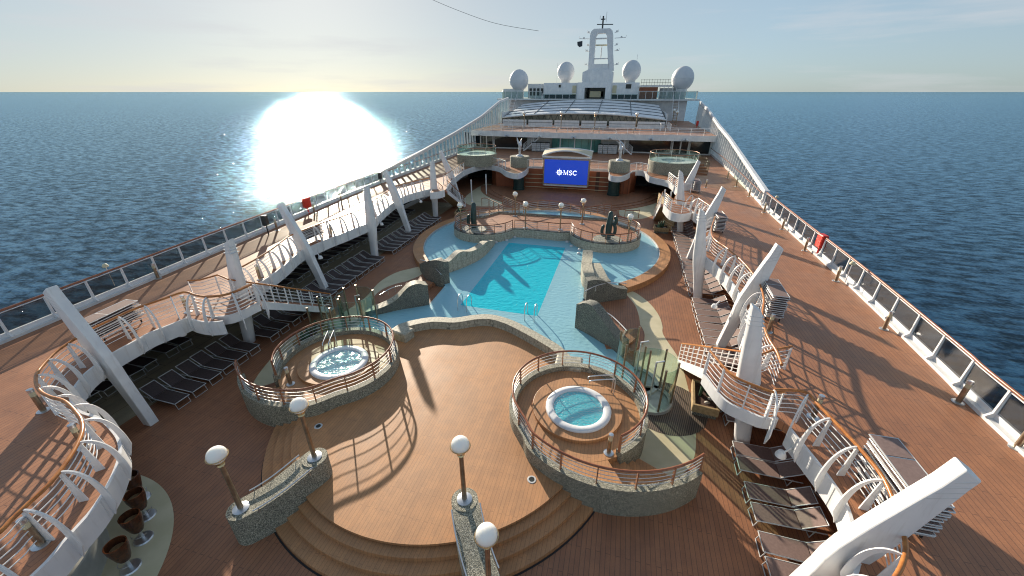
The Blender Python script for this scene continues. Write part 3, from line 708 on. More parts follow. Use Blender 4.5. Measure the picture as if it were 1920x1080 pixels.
cactus_sculpture('dark cactus-shaped sculpture on port end of pool island', at(889, 430, .92))
cactus_sculpture('dark cactus-shaped sculpture on starboard end of pool island', at(1139, 450, .92))

# ================================================================== UPPER DECK EDGES
# handrail traces at height 3.95 (pixels of the photograph laid on that plane)
P_near = [(-60, 1045), (0, 997), (22, 974), (57, 941), (92, 908), (121, 872), (139, 844), (152, 816), (154, 797), (147, 779), (122, 753), (94, 744), (75, 733), (67, 715), (71, 697), (88, 676), (111, 655), (153, 628), (178, 614), (214, 597), (250, 580), (305, 561), (335, 550), (350, 548), (369, 554), (394, 556.5), (433, 550), (472, 533)]
P_far1 = [(450, 502), (474, 489), (492.6, 478), (511, 466), (533, 449), (548, 440), (588, 424), (610, 416), (632, 409), (654, 401), (672, 394.5), (688, 387), (698, 378), (712, 367.5), (730, 356), (748, 347.5), (770, 341), (790, 336.5), (804, 334)]
S_near = [(1452, 731), (1502, 733), (1520, 742), (1536, 760.5), (1580, 806), (1615, 844), (1646, 881.6), (1665, 913), (1684, 962), (1692, 992), (1697.5, 1017), (1696.6, 1042), (1684, 1074), (1655, 1110), (1600, 1150)][::-1]
S_far1 = [(1466, 684), (1457, 660), (1441, 634), (1433, 612), (1430, 588), (1432.5, 562), (1426, 536), (1418, 522), (1403, 502), (1385.6, 484), (1361.5, 464), (1345, 453), (1336, 443), (1334, 430), (1338, 415), (1342, 401), (1337, 391), (1326, 382.5), (1311.7, 373), (1300, 366)]
def rail3(P, z=3.95): return smooth([at(*p, z) for p in P], 5)
rp1, rp2, rs1, rs2 = map(rail3, (P_near, P_far1, S_near, S_far1))
def edge_of(rail, d): return [Vector((p.x, p.y, DZ)) for p in offset(rail, d)]
OFF = .42
ep1 = edge_of(rp1[:-1], -OFF)   # direction forward, centre is to the right
ep2 = edge_of(rp2, -OFF); es1 = edge_of(rs1, OFF); es2 = edge_of(rs2, OFF)
def dedupe(P, c):   # remove tiny folds of the offset
    out = [P[0]]
    for p in P[1:]:
        if (p - out[-1]).length > .12: out.append(p)
    return out
# trim near port edge where the landing begins
i = max(k for k, p in enumerate(ep1) if p.y < at(383, 592, DZ).y)
ep1 = ep1[:i]
landP = [at(*p, DZ) for p in ((383, 592), (400, 594), (429.6, 592), (455.6, 582.6), (474, 573), (488, 567))]
stairP = [at(*p, DZ) for p in ((461, 546),)]
LP = smooth(landP, 4)
landS = [at(*p, DZ) for p in ((1320, 702), (1343, 733), (1365, 755), (1401, 772), (1432, 784), (1458, 784.5))]
LS = smooth(landS, 4)
i0 = min(k for k, p in enumerate(es1) if p.y > landS[-1].y - .25)
es1 = es1[:i0]
# balcony front in front of the far stage
balP = [at(*p, DZ) for p in ((836.7, 354), (845, 341), (862, 325), (881, 315.5), (905, 309.5), (921, 310), (938, 314), (950, 322), (970, 326), (985, 320), (993, 312.5), (1017, 312.5))]
balS = [at(*p, DZ) for p in ((1105, 316.5), (1140, 318), (1143, 328), (1160, 331.5), (1176, 327), (1186, 320.5), (1200, 319.5), (1210, 322), (1219, 331.7), (1254, 340), (1268, 353), (1280, 366))]
BAL = smooth(balP, 3) + smooth(balS, 3)
farP = [at(*p, DZ) for p in ((806.7, 361.7), (823, 360), (833, 357))]
farS = [at(*p, DZ) for p in ((1245, 383.5), (1258, 398), (1280, 402), (1296, 399))]
FS = smooth(farS, 3)
inner = ep1 + LP + [Vector((landP[-1].x + 0, landP[-1].y, DZ)), Vector((-17.55, 13.6, DZ))] + ep2 + smooth(farP, 2) + BAL[1:-1] + [Vector((es2[-1].x, es2[-1].y + 6, DZ))] 
innerS = FS + es2[::-1] + [Vector((5.35, 13.4, DZ))] + LS + es1[::-1]
poly = [Vector((-23.9, -3, 0)), ] + dedupe(ep1 + LP + [Vector((-17.6, 13.35, DZ))] + ep2 + farP + BAL + innerS, 0) + [Vector((12.1, -3, 0)), Vector((12.2, 10, 0)), Vector((12.55, 35, 0)), Vector((13.9, 73, 0)), Vector((-26, 73, 0)), Vector((-25.4, 37, 0)), Vector((-24.2, 17, 0))]
dm = MB(); dm.prism(poly, DZ - .3, DZ); struct('promenade_deck', dm, 'deck_upper')

def fascia(label, P, zt=DZ + .03, zb_=2.25):
    P = dedupe(P, 0); t_ = thing('deck_fascia', label, 'fascia', P[0]); m_ = MB(); m_.wall(P, .08, zb_, zt); m_.build('fascia_panel', 'white_paint', t_, 50)
    for p, n_ in list(zip(resample(P, 2.1), normals2(resample(P, 2.1))))[1:-1]: m_ = MB(); m_.box(Vector((p.x, p.y, (zt + zb_) / 2)), (.105, .02, zt - zb_ - .02), math.atan2(n_.y, n_.x)); m_.build('panel_seam', 'white_worn', t_)
    return t_
fascia('white wavy edge panel of the near port gallery', ep1)
fascia('white curved edge panel of the near port stair landing', LP, zb_=2.5)
fascia('white wavy edge panel of the port gallery beyond first stairs', ep2 + farP)
fascia('white scalloped edge panel of balcony over the far stage, port half', smooth(balP, 3))
fascia('white scalloped edge panel of balcony over the far stage, starboard half', smooth(balS, 3))
fascia('white edge panel of the far starboard stair landing', FS)
fascia('white wavy edge panel of the starboard gallery beyond near stairs', es2)
fascia('white curved edge panel of the near starboard stair landing', LS, zb_=2.5)
fascia('white wavy edge panel of the nearest starboard gallery', es1)

def gallery_rail(label, R, side, fin_step=1.0, skip=(), h0=DZ, fins=True, wood='handrail_wood'):
    """R rail points at z 3.95; side = sign of the offset toward the open well"""
    t_ = thing('gallery_railing', label, 'railing', Vector((R[0].x, R[0].y, DZ)))
    m_ = MB(); m_.tube(R, .048, 8); m_.build('handrail', wood, t_, 60)
    for k in range(5):
        z = 3.95 - .17 * (k + 1); m_ = MB(); m_.tube([Vector((p.x, p.y, z)) for p in R], .014, 5); m_.build('rail_bar', 'white_paint', t_, 60)
    Q = resample(R, fin_step); nn = normals2(Q)
    for p, n_ in zip(Q, nn):
        if any(abs(p.y - y) < .45 for y in skip): continue
        d = n_ * side; up = Vector((0, 0, 1)); o = Vector((p.x, p.y, 0))
        m_ = MB(); m_.plate([(-.02, DZ), (.17, DZ), (.045, 3.93), (-.035, 3.93)], o, d, up, .035); m_.build('post', 'white_paint', t_)
        outer = []; inn = []
        for k in range(13):
            u = k / 12; a = u * PI / 2
            cx_ = (OFF + .14) * math.cos(a) ** .9 if u < 1 else 0.0; cz = 2.62 + 1.33 * math.sin(a) ** .85
            w_ = .105 - .075 * u
            nx, nz_ = math.cos(a), math.sin(a)
            outer.append((cx_ + w_ * nx * .6, cz + w_ * nz_ * .6)); inn.append((cx_ - w_ * nx, cz - w_ * nz_))
        pts = [(OFF + .06, 2.22)] + outer + inn[::-1] + [(OFF + .03, 2.45)]
        if fins: m_ = MB(); m_.plate(pts, o, d, up, .04); m_.build('arched_fin', 'white_paint', t_)
    return t_
gallery_rail('wooden-topped white railing with arched fins along the near port gallery', [p for p in rp1 if True], -1, .98, skip=(7.9,))
gallery_rail('wooden-topped white railing with arched fins along the port gallery beyond the first stairs', rp2, -1, 1.15, skip=(13.7, 20, 26, 32, 38.4))
gallery_rail('wooden-topped white railing with arched fins along the nearest starboard gallery', rs1, 1, .98, skip=(7.0,))
gallery_rail('wooden-topped white railing with arched fins along starboard gallery beyond the near stairs', rs2, 1, 1.15, skip=(12.9, 19.2, 25, 31.5))
def w_rail(label, P, fins=False, wood='handrail_wood', h=1.0, nb=5, step=1.1):
    return railing(label, P, h, nb, step, wood, 'white_paint', 'white_paint', .04, .014, name='gallery_railing')
w_rail('wooden-topped white railing round the near starboard stair landing', smooth([at(*p, DZ) for p in ((1320, 701), (1343, 731), (1365, 753), (1401, 770), (1432, 782), (1452, 782))], 4))
w_rail('wooden-topped white railing round the near port stair landing', smooth([at(*p, DZ) for p in ((400, 592), (429.6, 590), (455.6, 581), (474, 571), (486, 566))], 4))
# inner returns of the landings
w_rail('white railing return behind the near starboard landing', [Vector((5.3, 13.0, DZ)), Vector((5.9, 13.5, DZ)), Vector((6.6, 13.9, DZ))])
w_rail('white railing return behind the near port landing', [Vector((-17.6, 13.3, DZ)), Vector((-18.6, 13.6, DZ)), Vector((-18.9, 12.9, DZ)), Vector((-19.4, 12.7, DZ))])
w_rail('wooden-topped white railing round the far starboard stair landing', [at(*p, DZ) for p in ((1245, 383), (1258, 396), (1280, 400), (1294, 397))])
w_rail('white railing along port balcony between gallery and pebble whirlpool drum', [at(*p, DZ) for p in ((832, 346), (846, 338), (862, 324), (870, 320))])
w_rail('white railing on balcony between port whirlpool drum and port statue drum', [at(*p, DZ) for p in ((924, 310), (936, 312), (948, 317))], wood='white_paint')
w_rail('white railing on balcony between port statue drum and screen', [at(*p, DZ) for p in ((988, 314), (1000, 312), (1017, 312))], wood='white_paint')
w_rail('white railing on balcony between screen and starboard statue drum', [at(*p, DZ) for p in ((1105, 316), (1122, 317), (1139, 318))], wood='white_paint')
w_rail('white railing on balcony between starboard statue drum and whirlpool drum', [at(*p, DZ) for p in ((1180, 322), (1198, 319.5), (1214, 324))], wood='white_paint')
w_rail('white railing on starboard balcony corner beside whirlpool drum', [at(*p, DZ) for p in ((1252, 340), (1266, 352), (1279, 364), (1294, 362))], wood='white_paint')

# ------------------------------------------------------------------ staircases down to the pool deck
def stairs(label, xa, xb, y0, y1, n=15, soffit='white_paint', wood='handrail_wood'):
    t_ = thing('staircase', label, 'staircase', (xa, y0, 0))
    for k in range(n):
        z = DZ - (k + 1) * DZ / (n + 1); y = y0 + (y1 - y0) * (k + .5) / n
        m_ = MB(); m_.box(((xa + xb) / 2, y, z - .03), (xb - xa - .1, (y1 - y0) / n + .04, .05)); m_.build('tread', 'deck_upper', t_)
    for x in (xa, xb):
        m_ = MB(); m_.plate([(y0, DZ + .03), (y1, .10), (y1, -.0), (y1 - .45, -.0), (y0, DZ - .42)], (x, 0, 0), (0, 1, 0), (0, 0, 1), .07); m_.build('stringer', 'white_paint', t_)
        up = Vector((0, 0, 1)); A = Vector((x, y0, DZ)); B = Vector((x, y1, .05))
        m_ = MB(); m_.tube([A + up * 1.0, B + up * 1.0], .04, 8); m_.build('handrail', wood, t_, 60)
        for k in range(4):
            m_ = MB(); m_.tube([A + up * (.2 * k + .2), B + up * (.2 * k + .2)], .013, 5); m_.build('rail_bar', 'white_paint', t_, 60)
        for k in range(7):
            p = A.lerp(B, k / 6); m_ = MB(); m_.box(p + up * .5, (.035, .06, .97)); m_.build('post', 'white_paint', t_)
    m_ = MB(); a = math.atan2(-DZ, y1 - y0); c = Vector(((xa + xb) / 2, (y0 + y1) / 2, DZ / 2 - .30)); m_.box(c, (xb - xa - .08, math.hypot(DZ, y1 - y0) - .5, .03), 0, a); m_.build('soffit', soffit, t_)
stairs('white stairs from near port landing down to port shower', -17.45, -16.1, 13.3, 17.9)
stairs('white stairs from near starboard landing down to pool deck', 3.85, 5.2, 13.1, 17.7)
stairs('white stairs with wooden underside from far port gallery to pool deck', -18.3, -16.95, 38.2, 43.0, soffit='planter_wood')
stairs('white stairs with wooden slatted underside from far starboard landing', 3.95, 5.2, 38.4, 43.2, soffit='planter_wood')
t_ = thing('slatted_wall', 'curved pale slatted timber wall below the far starboard landing', 'wall', at(1240, 415, 0))
P = smooth([at(*q_, 0) for q_ in ((1229, 404), (1237, 414), (1248, 424), (1262, 432))], 4); m_ = MB(); m_.wall(P, .08, 0, 2.45); m_.build('panel', 'planter_wood', t_, 50)
for k in range(9): m_ = MB(); m_.wall(P, .11, .2 + .25 * k, .24 + .25 * k); m_.build('slat', 'tarp', t_, 50)

# ------------------------------------------------------------------ pylons
def blade(label, Y, foot, tip, side, dy=0, fz=0):
    """leaning blade in the athwartships plane; foot / tip = x positions, side = outboard sign"""
    t_ = thing('leaning_pylon', label, 'pylon', (foot, Y, 0))
    def cx_(z): return foot + (tip - foot) * (z / 5.85) ** 1.15
    out = []; inn = []
    for z, w_ in ((0, .20), (.6, .215), (1.6, .25), (2.3, .30), (2.7, .36), (3.2, .38), (4.0, .33), (5.0, .24), (5.45, .19)):
        out.append((cx_(z) + w_ * side, z)); inn.append((cx_(z) - w_ * side, z))
    top = [(cx_(5.85) + .14 * side, 5.75), (cx_(5.85) - .16 * side, 5.95)]
    P2 = out + top + inn[::-1]
    m_ = MB(); m_.plate(P2, (0, Y, 0), (1, 0, 0), (0, 0, 1), .34); m_.build('blade', 'white_paint', t_, bev=.03)
    for k in range(4):
        z = 5.66 - .16 * k; m_ = MB(); m_.box((cx_(z), Y, z), (.33 + .045 * k, .348, .022), 0, 0, -side * .33); m_.build('tip_groove', 'white_worn', t_)
    return t_
def spire(label, Y, foot, tip, side):
    t_ = thing('upright_pylon', label, 'pylon', (foot, Y, 0)); m_ = MB()
    V = []; prof = [(0, .26, .2), (1.2, .29, .22), (2.4, .37, .26), (2.9, .38, .26), (4.4, .27, .22), (5.5, .19, .19), (5.75, .17, .18)]
    n = 16; Fc = []
    for z, a, b_ in prof:
        x = foot + (tip - foot) * (z / 5.75)
        for k in range(n):
            c, s_ = math.cos(2 * PI * k / n), math.sin(2 * PI * k / n)
            q_ = (abs(c) ** 4 + abs(s_) ** 4) ** -.25
            V.append((x + a * c * q_, Y + b_ * s_ * q_, z + (.12 * c * side if z > 5.6 else 0)))
    for i in range(len(prof) - 1):
        for k in range(n): l = (k + 1) % n; Fc.append((i * n + k, i * n + l, (i + 1) * n + l, (i + 1) * n + k))
    Fc.append(tuple(reversed(range(n)))) ; Fc.append(tuple((len(prof) - 1) * n + k for k in range(n)))
    m_.add(V, Fc); m_.build('column', 'white_paint', t_, 50)
    for k in range(3):
        z = 5.5 - .16 * k; x = foot + (tip - foot) * (z / 5.75); m_ = MB(); m_.box((x, Y, z), (.42 + .05 * k, .385 + .01 * k, .02)); m_.build('tip_groove', 'white_worn', t_)
blade('big leaning white pylon nearest on the port gallery', 7.9, -17.15, -18.75, -1)
spire('upright white tapering pylon at the near port stairs', 13.7, -18.15, -17.3, 1)
blade('leaning white pylon second along the port gallery', 19.8, -18.05, -20.0, -1)
spire('upright white pylon in the middle of port gallery', 26.0, -18.25, -18.0, 1)
blade('leaning white pylon third along port gallery by the windscreen start', 32.0, -18.35, -20.05, -1)
spire('upright white pylon at the far port stairs', 38.4, -18.65, -18.5, 1)
blade('leaning white pylon farthest on the port side beside balcony', 44.5, -18.2, -20.3, -1)
blade('big leaning white pylon nearest on the starboard gallery', 7.0, 5.0, 6.75, 1)
spire('upright white pylon at the near starboard stairs', 12.9, 5.65, 4.75, -1)
blade('leaning white pylon second along the starboard gallery', 19.2, 5.95, 7.25, 1)
spire('upright white pylon in the middle of starboard gallery', 25.0, 5.75, 4.9, -1)
blade('leaning white pylon third along the starboard gallery', 31.5, 5.95, 7.3, 1)
spire('upright white pylon at the far starboard stairs', 38.4, 6.1, 5.15, -1)
blade('leaning white pylon farthest on the starboard side near whirlpool drum', 44.5, 6.1, 7.5, 1)

# ================================================================== DECK-EDGE FENCES
CP = [(-23.3, -3), (-23.35, 5), (-23.4, 8), (-23.75, 13), (-24.15, 18), (-24.75, 26), (-25.3, 33), (-25.55, 39.5)]
CS = [(11.9, -3), (11.9, 12), (12.05, 15), (12.35, 22), (12.45, 30), (12.6, 39.3)]
def glass_fence(label, pts, side, step=1.55):
    P = resample(smooth([Vector((x, y, DZ)) for x, y in pts], 6), .5)
    t_ = thing('glass_railing', label, 'railing', P[0])
    m_ = MB(); m_.wall(P, .34, DZ - .3, DZ + .12); m_.build('kerb', 'white_worn', t_, 50)
    m_ = MB(); m_.wall(offset(P, side * .06), .10, DZ + .12, DZ + .30); m_.build('bottom_rail', 'white_paint', t_, 50)
    m_ = MB(); m_.tube([p + Vector((0, 0, 1.22)) for p in P], .05, 8); m_.build('handrail', 'handrail_dark', t_, 60)
    m_ = MB(); m_.tube([p + Vector((0, 0, 1.13)) for p in P], .02, 5); m_.build('top_bar', 'white_paint', t_, 60)
    R = resample(P, step); nn = normals2(R)
    for i, (p, n_) in enumerate(zip(R, nn)):
        d = n_ * -side
        m_ = MB(); m_.plate([(-.05, .12), (.22, .12), (.20, .18), (.07, .30), (.04, 1.18), (-.03, 1.18)], p, d, (0, 0, 1), .07); m_.build('post', 'white_paint', t_)
        if i < len(R) - 1:
            q_ = R[i + 1]; u = (q_ - p).normalized()
            m_ = MB(); m_.add([p + u * .06 + Vector((0, 0, .32)), q_ - u * .06 + Vector((0, 0, .32)), q_ - u * .06 + Vector((0, 0, 1.12)), p + u * .06 + Vector((0, 0, 1.12))], [(0, 1, 2, 3)])
            m_.build('glass_pane', 'smoked_glass', t_)
    return R
RP = glass_fence('glass railing with brown top along the port edge of upper deck', CP, 1)
RS = glass_fence('glass railing with brown top along the starboard edge of upper deck', CS, -1)
def windscreen(label, pts, side, step=1.35):
    """pts: x, y, top z"""
    P = resample([Vector((x, y, zt)) for x, y, zt in pts], step)
    t_ = thing('windscreen', label, 'windscreen', (pts[0][0], pts[0][1], DZ))
    B = [Vector((p.x, p.y, DZ)) for p in P]; nn = normals2(B)
    m_ = MB(); m_.wall(B, .36, DZ - .3, DZ + .32); m_.build('kerb', 'white_worn', t_, 50)
    m_ = MB(); m_.wall(P, .30, [p.z - .42 for p in P], [p.z for p in P]); m_.build('top_band', 'white_paint', t_, 50)
    for i, (p, n_) in enumerate(zip(P, nn)):
        d = n_ * -side
        m_ = MB(); m_.plate([(-.06, DZ + .3), (.30, DZ + .3), (.16, p.z - .4), (-.06, p.z - .4)], (p.x, p.y, 0), d, (0, 0, 1), .09); m_.build('post', 'white_paint', t_)
        if i < len(P) - 1:
            q_ = P[i + 1]; m_ = MB(); m_.add([(p.x, p.y, DZ + .32), (q_.x, q_.y, DZ + .32), (q_.x, q_.y, q_.z - .42), (p.x, p.y, p.z - .42)], [(0, 1, 2, 3)]); m_.build('glass_pane', 'screen_glass', t_)
    m_ = MB(); m_.tube([Vector((p.x, p.y, DZ + 1.15)) + n_ * -side * .42 for p, n_ in zip(P, nn) if p.y < 72], .04, 6); m_.build('handrail', 'handrail_dark', t_, 60)
    m_ = MB(); m_.box((pts[0][0], pts[0][1], (DZ + pts[0][2]) / 2), (.45, .3, pts[0][2] - DZ + .02)); m_.build('end_post', 'white_paint', t_, bev=.03)
windscreen('tall sloping glass windscreen rising along the port side', [(-25.55, 39.8, 4.15), (-25.6, 50, 5.05), (-25.8, 63, 6.4), (-26, 76, 8.0), (-26.3, 89, 10.3), (-26.5, 97, 10.9)], 1)
windscreen('tall sloping white glass windscreen rising along the starboard side', [(12.65, 39.6, 4.25), (13.2, 50, 5.25), (13.7, 62, 6.55), (13.8, 71, 7.5), (14.1, 86, 9.4), (14.3, 97, 10.3)], -1)

# outer house walls under the galleries
for nm, x, sg in (('dark-windowed house wall under the port gallery', -23.3, 1), ('dark-windowed house wall under the starboard gallery', 11.4, -1)):
    t_ = thing('deck_house_wall', nm, 'wall', (x, -6, 0))
    m_ = MB(); m_.box((x, 30, 1.3), (.2, 72, 2.6)); m_.build('wall_body', 'white_worn', t_)
    for k in range(22):
        m_ = MB(); m_.box((x + sg * .10, -4 + k * 3.2, 1.45), (.06, 2.7, 1.9)); m_.build('window', 'dark_window', t_)

# ================================================================== SUN LOUNGERS
def make_lounger(sling='sling_shaded'):
    t_ = thing('sun_lounger', 'x', 'sun lounger', (0, 0, 0))
    hw = .31
    for s in (-hw, hw):
        m_ = MB(); m_.tube([(0, s, .34), (1.9, s, .34)], .020, 6); m_.build('side_rail', 'steel_frame', t_, 60)
    m_ = MB()
    m_.plate([(0.03, -.29), (1.22, -.29), (1.22, .29), (.03, .29)], (0, 0, .345), (1, 0, 0), (0, 1, 0), .015); m_.build('seat_sling', sling, t_)
    a = math.radians(32); c_, s_ = math.cos(a), math.sin(a)
    m_ = MB(); m_.plate([(0, -.29), (.66, -.29), (.66, .29), (0, .29)], (1.24, 0, .355), (c_, 0, s_), (0, 1, 0), .015); b = m_.build('backrest', sling, t_)
    for y in (-.30, .30):
        m_ = MB(); m_.tube([(1.24, y, .36), (1.24 + .70 * c_, y, .36 + .70 * s_)], .017, 6); m_.build('backrest_rail', 'steel_frame', t_, 60)
    m_ = MB(); m_.tube([(1.24 + .69 * c_, -.30, .36 + .69 * s_), (1.24 + .69 * c_, .30, .36 + .69 * s_)], .017, 6); m_.build('top_bar', 'steel_frame', t_, 60)
    m_ = MB(); m_.tube([(.0, -.31, .34), (0, .31, .34)], .02, 6); m_.build('foot_bar', 'steel_frame', t_, 60)
    for x in (.10, 1.62):
        m_ = MB(); m_.tube([(x, -.27, .34), (x - .10, -.27, .02), (x - .10, .27, .02), (x, .27, .34)], .018, 6); m_.build('leg_frame', 'steel_frame', t_, 60)
    return t_
lgP = {'sling_shaded': make_lounger(), 'sling': make_lounger('sling')}; lused = {'sling_shaded': False, 'sling': False}
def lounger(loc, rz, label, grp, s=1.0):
    k = 'sling_shaded' if loc[0] < 0 else 'sling'; o = place(lgP[k], lused[k], loc, rz, label, grp, s); lused[k] = True  # loungers to port take the fabric copy darkened for shade
    return o
ys = [9.02, 9.78, 10.6, 11.35, 12.12, 12.88, 14.2, 14.98, 15.83, 16.62] + [18.4 + .775 * k for k in range(10)] + [27.3 + .775 * k for k in range(6)] + [32.1 + .775 * k for k in range(7)]
for i, y in enumerate(ys):
    lounger((-16.78 - .022 * (y - 9) + random.uniform(-.05, .05), y, 0), PI + random.uniform(-.03, .03), 'shade-coloured lounger in the outer port row by the pool deck, %s from the camera' % ORD[i], 'dark loungers in the outer port row')
ys = [6.6, 7.3, 8.2, 8.85, 9.9, 10.6, 11.7, 12.4] + [16.2 + .9 * k for k in range(26)]
for i, y in enumerate(ys):
    lounger((-20.65 - .02 * (y - 8) + random.uniform(-.12, .12), y, 0), PI + random.uniform(-.12, .12), 'shade-coloured lounger in the shaded row under the port gallery, %s from the camera' % ORD[i], 'dark loungers in the shaded inner port row')
ys = [5.6, 6.35, 7.95, 8.7, 9.66, 10.43, 11.52, 12.2, 13.9, 14.65] + [17.9 + .78 * k for k in range(9)] + [25.55 + .78 * k for k in range(20)]
for i, y in enumerate(ys):
    lounger((5.16 + .008 * (y - 9) + random.uniform(-.03, .03), y, 0), random.uniform(-.03, .03), 'brown lounger in the starboard row facing the pool, %s from the camera' % ORD[i], 'brown loungers in the starboard row')
for i, (x, y, r) in enumerate(((7.6, 11.0, .5), (8.0, 13.2, .25), (7.7, 18.9, .15), (7.8, 20.1, .4), (7.6, 22.0, -.4), (8.0, 24.3, .1), (7.7, 34.0, .5), (7.9, 35.6, .2))):
    lounger((x, y, 0), r, 'lounger standing askew behind the starboard row under the gallery, %s from the camera' % ORD[i], 'askew loungers under the starboard gallery')
# flat folded loungers in stacks on the upper deck
def make_flat():
    t_ = thing('stacked_lounger', 'x', 'sun lounger', (0, 0, 0))
    for s in (-.31, .31):
        m_ = MB(); m_.tube([(-.95, s, .10), (.95, s, .10)], .020, 5); m_.build('side_rail', 'steel_frame', t_, 60)
    m_ = MB(); m_.plate([(-.92, -.29), (.25, -.29), (.25, .29), (-.92, .29)], (0, 0, .105), (1, 0, 0), (0, 1, 0), .012); m_.build('seat_sling', 'sling', t_)
    m_ = MB(); m_.plate([(.29, -.29), (.92, -.29), (.92, .29), (.29, .29)], (0, 0, .115), (1, 0, 0), (0, 1, 0), .012); m_.build('backrest', 'sling', t_)
    for x in (-.95, .27, .95):
        m_ = MB(); m_.tube([(x, -.31, .10), (x, .31, .10)], .018, 5); m_.build('cross_bar', 'steel_frame', t_, 60)
    for x in (-.78, .7):
        m_ = MB(); m_.tube([(x, -.29, .10), (x - .05, -.29, 0), (x - .05, .29, 0), (x, .29, .10)], .016, 5); m_.build('leg_frame', 'steel_frame', t_, 60)
    return t_
fl = make_flat(); fused = [False]
for (x, y, rz, n, lab) in ((7.25, 8.55, PI / 2 + .04, 11, 'lounger in the tall stack beside nearest starboard pylon'),                            (7.3, 18.4, PI / 2 - .05, 11, 'lounger in the tall stack beside second starboard pylon'), (7.3, 31.0, PI / 2, 10, 'lounger in the stack by the third starboard pylon'),
                           (7.6, 44.2, PI / 2, 9, 'lounger in the stack by the whirlpool drum steps'), (-19.75, 9.6, PI / 2 + .1, 8, 'lounger in the stack behind nearest port pylon'),
                           (-19.9, 21.6, PI / 2, 8, 'lounger in the stack behind second port pylon')):
    base = thing('dolly', 'low steel trolley under the ' + lab.replace('lounger in the ', ''), 'trolley', (x, y, DZ))
    m_ = MB()
    base.rotation_euler = (0, 0, 0)
    u = Vector((math.cos(rz), math.sin(rz), 0)); v_ = Vector((-u.y, u.x, 0)); o_ = Vector((x, y, DZ + .18))
    m_.tube([o_ + u * .8 + v_ * .3, o_ - u * .8 + v_ * .3, o_ - u * .8 - v_ * .3, o_ + u * .8 - v_ * .3], .02, 5, True); m_.build('frame', 'steel_frame', base, 60)
    for a_ in (-1, 1):
        for b_ in (-1, 1):
            c = o_ + u * (.75 * a_) + v_ * (.27 * b_); m_ = MB(); m_.tube([c, c - Vector((0, 0, .17))], .03, 8); m_.build('castor', 'black_rubber', base, 60)
    for k in range(n):
        o = place(fl, fused[0], (x + random.uniform(-.03, .03), y + random.uniform(-.03, .03), DZ + .20 + .098 * k), rz + random.uniform(-.03, .03) + (PI if k % 2 else 0), lab, lab.replace('lounger in', 'loungers in')); fused[0] = True
        o['label'] = lab.replace('lounger in', 'lounger %s from the bottom in' % ORD[k]).replace('nearest from the bottom in', 'at the bottom of')
        if k == n - 1: o['label'] = lab.replace('lounger in', 'topmost lounger of'); del o['group']

# ================================================================== BOLLARD LIGHTS, FIRE BOXES, PLANTERS, SHOWERS
def make_bollard():
    t_ = thing('bollard_light', 'x', 'bollard light', (0, 0, 0))
    m_ = MB(); m_.lathe((0, 0, 0), [(0, .03), (.12, .03), (.17, .015), (.17, 0)], 20); m_.build('base_plate', 'chrome', t_, 40)
    m_ = MB(); m_.lathe((0, 0, 0), [(.075, .02), (.075, .60)], 16); m_.build('post', 'bronze', t_, 30)
    m_ = MB(); m_.lathe((0, 0, 0), [(.070, .60), (.070, .76)], 16); m_.build('lens', 'cream', t_, 30)
    m_ = MB(); m_.lathe((0, 0, 0), [(.08, .76), (.08, .86), (0, .87)], 16); m_.build('cap', 'chrome', t_, 30)
    return t_
bo = make_bollard(); bused = [False]
BL = [(at(x, y, DZ), 'bollard light by the starboard glass railing, %s from the camera' % ORD[i]) for i, (x, y) in enumerate(((1905, 840), (1796, 754), (1657, 617), (1567, 527), (1508, 470), (1466, 430), (1432, 398), (1404, 369), (1380, 350), (1364, 334)))]
BL += [(at(x, y, DZ), 'bollard light by the port glass railing, %s from the camera' % ORD[i]) for i, (x, y) in enumerate(((297, 522), (520, 432), (590, 400), (640, 378)))]
BL += [(at(82, 770, DZ), 'bollard light standing outside the curved port rail bend'), (at(160, 838, DZ), 'bollard light just inside the curved port rail'), (at(78, 1020, DZ), 'bollard light behind port rail at the lower left edge'),
       (at(353, 585, DZ), 'bollard light behind the railing near port stairs'), (at(488, 524, DZ), 'bollard light behind port gallery rail past the stairs'), (at(622, 442, DZ), 'bollard light on the port gallery by the second pylon'),
       (at(1524, 782, DZ), 'bollard light behind railing of the near starboard landing'), (at(1440, 622, DZ), 'bollard light behind starboard rail by the second stack'), (at(1323, 352, DZ), 'bollard light on the deck near whirlpool drum steps'),
       (at(545, 720, .92), 'bollard light at the entrance of the port whirlpool'), (at(1141, 849, .92), 'bollard light at the entrance of the starboard whirlpool')]
for p, lab in BL: place(bo, bused[0], p, 0, lab); bused[0] = True
def fire_box(label, p, rz):
    t_ = thing('fire_hose_box', label, 'fire hose box', p); o = Vector(p)
    m_ = MB(); m_.tube([o, o + Vector((0, 0, .5))], .05, 8); m_.lathe(o, [(0, .03), (.14, .03), (.14, 0)], 14); m_.build('stand', 'red_paint', t_, 50)
    m_ = MB(); m_.box(o + Vector((0, 0, .92)), (.34, .62, .80), rz); m_.build('cabinet', 'red_paint', t_, bev=.03)
    m_ = MB(); d = Vector((math.cos(rz), math.sin(rz), 0)); s = -1 if p[0] > 0 else 1
    m_.box(o + d * (.175 * s) + Vector((0, 0, .92)), (.02, .52, .70), rz); f = m_.build('door', 'red_paint', t_, bev=.01)
fire_box('red fire hose box on the port glass railing', at(579, 400, DZ), -.1); fire_box('red fire hose box on the starboard glass railing', at(1531, 478, DZ), .1)
fire_box('small red fire hose box far along the starboard windscreen', (12.6, 84, 5.95), 0)
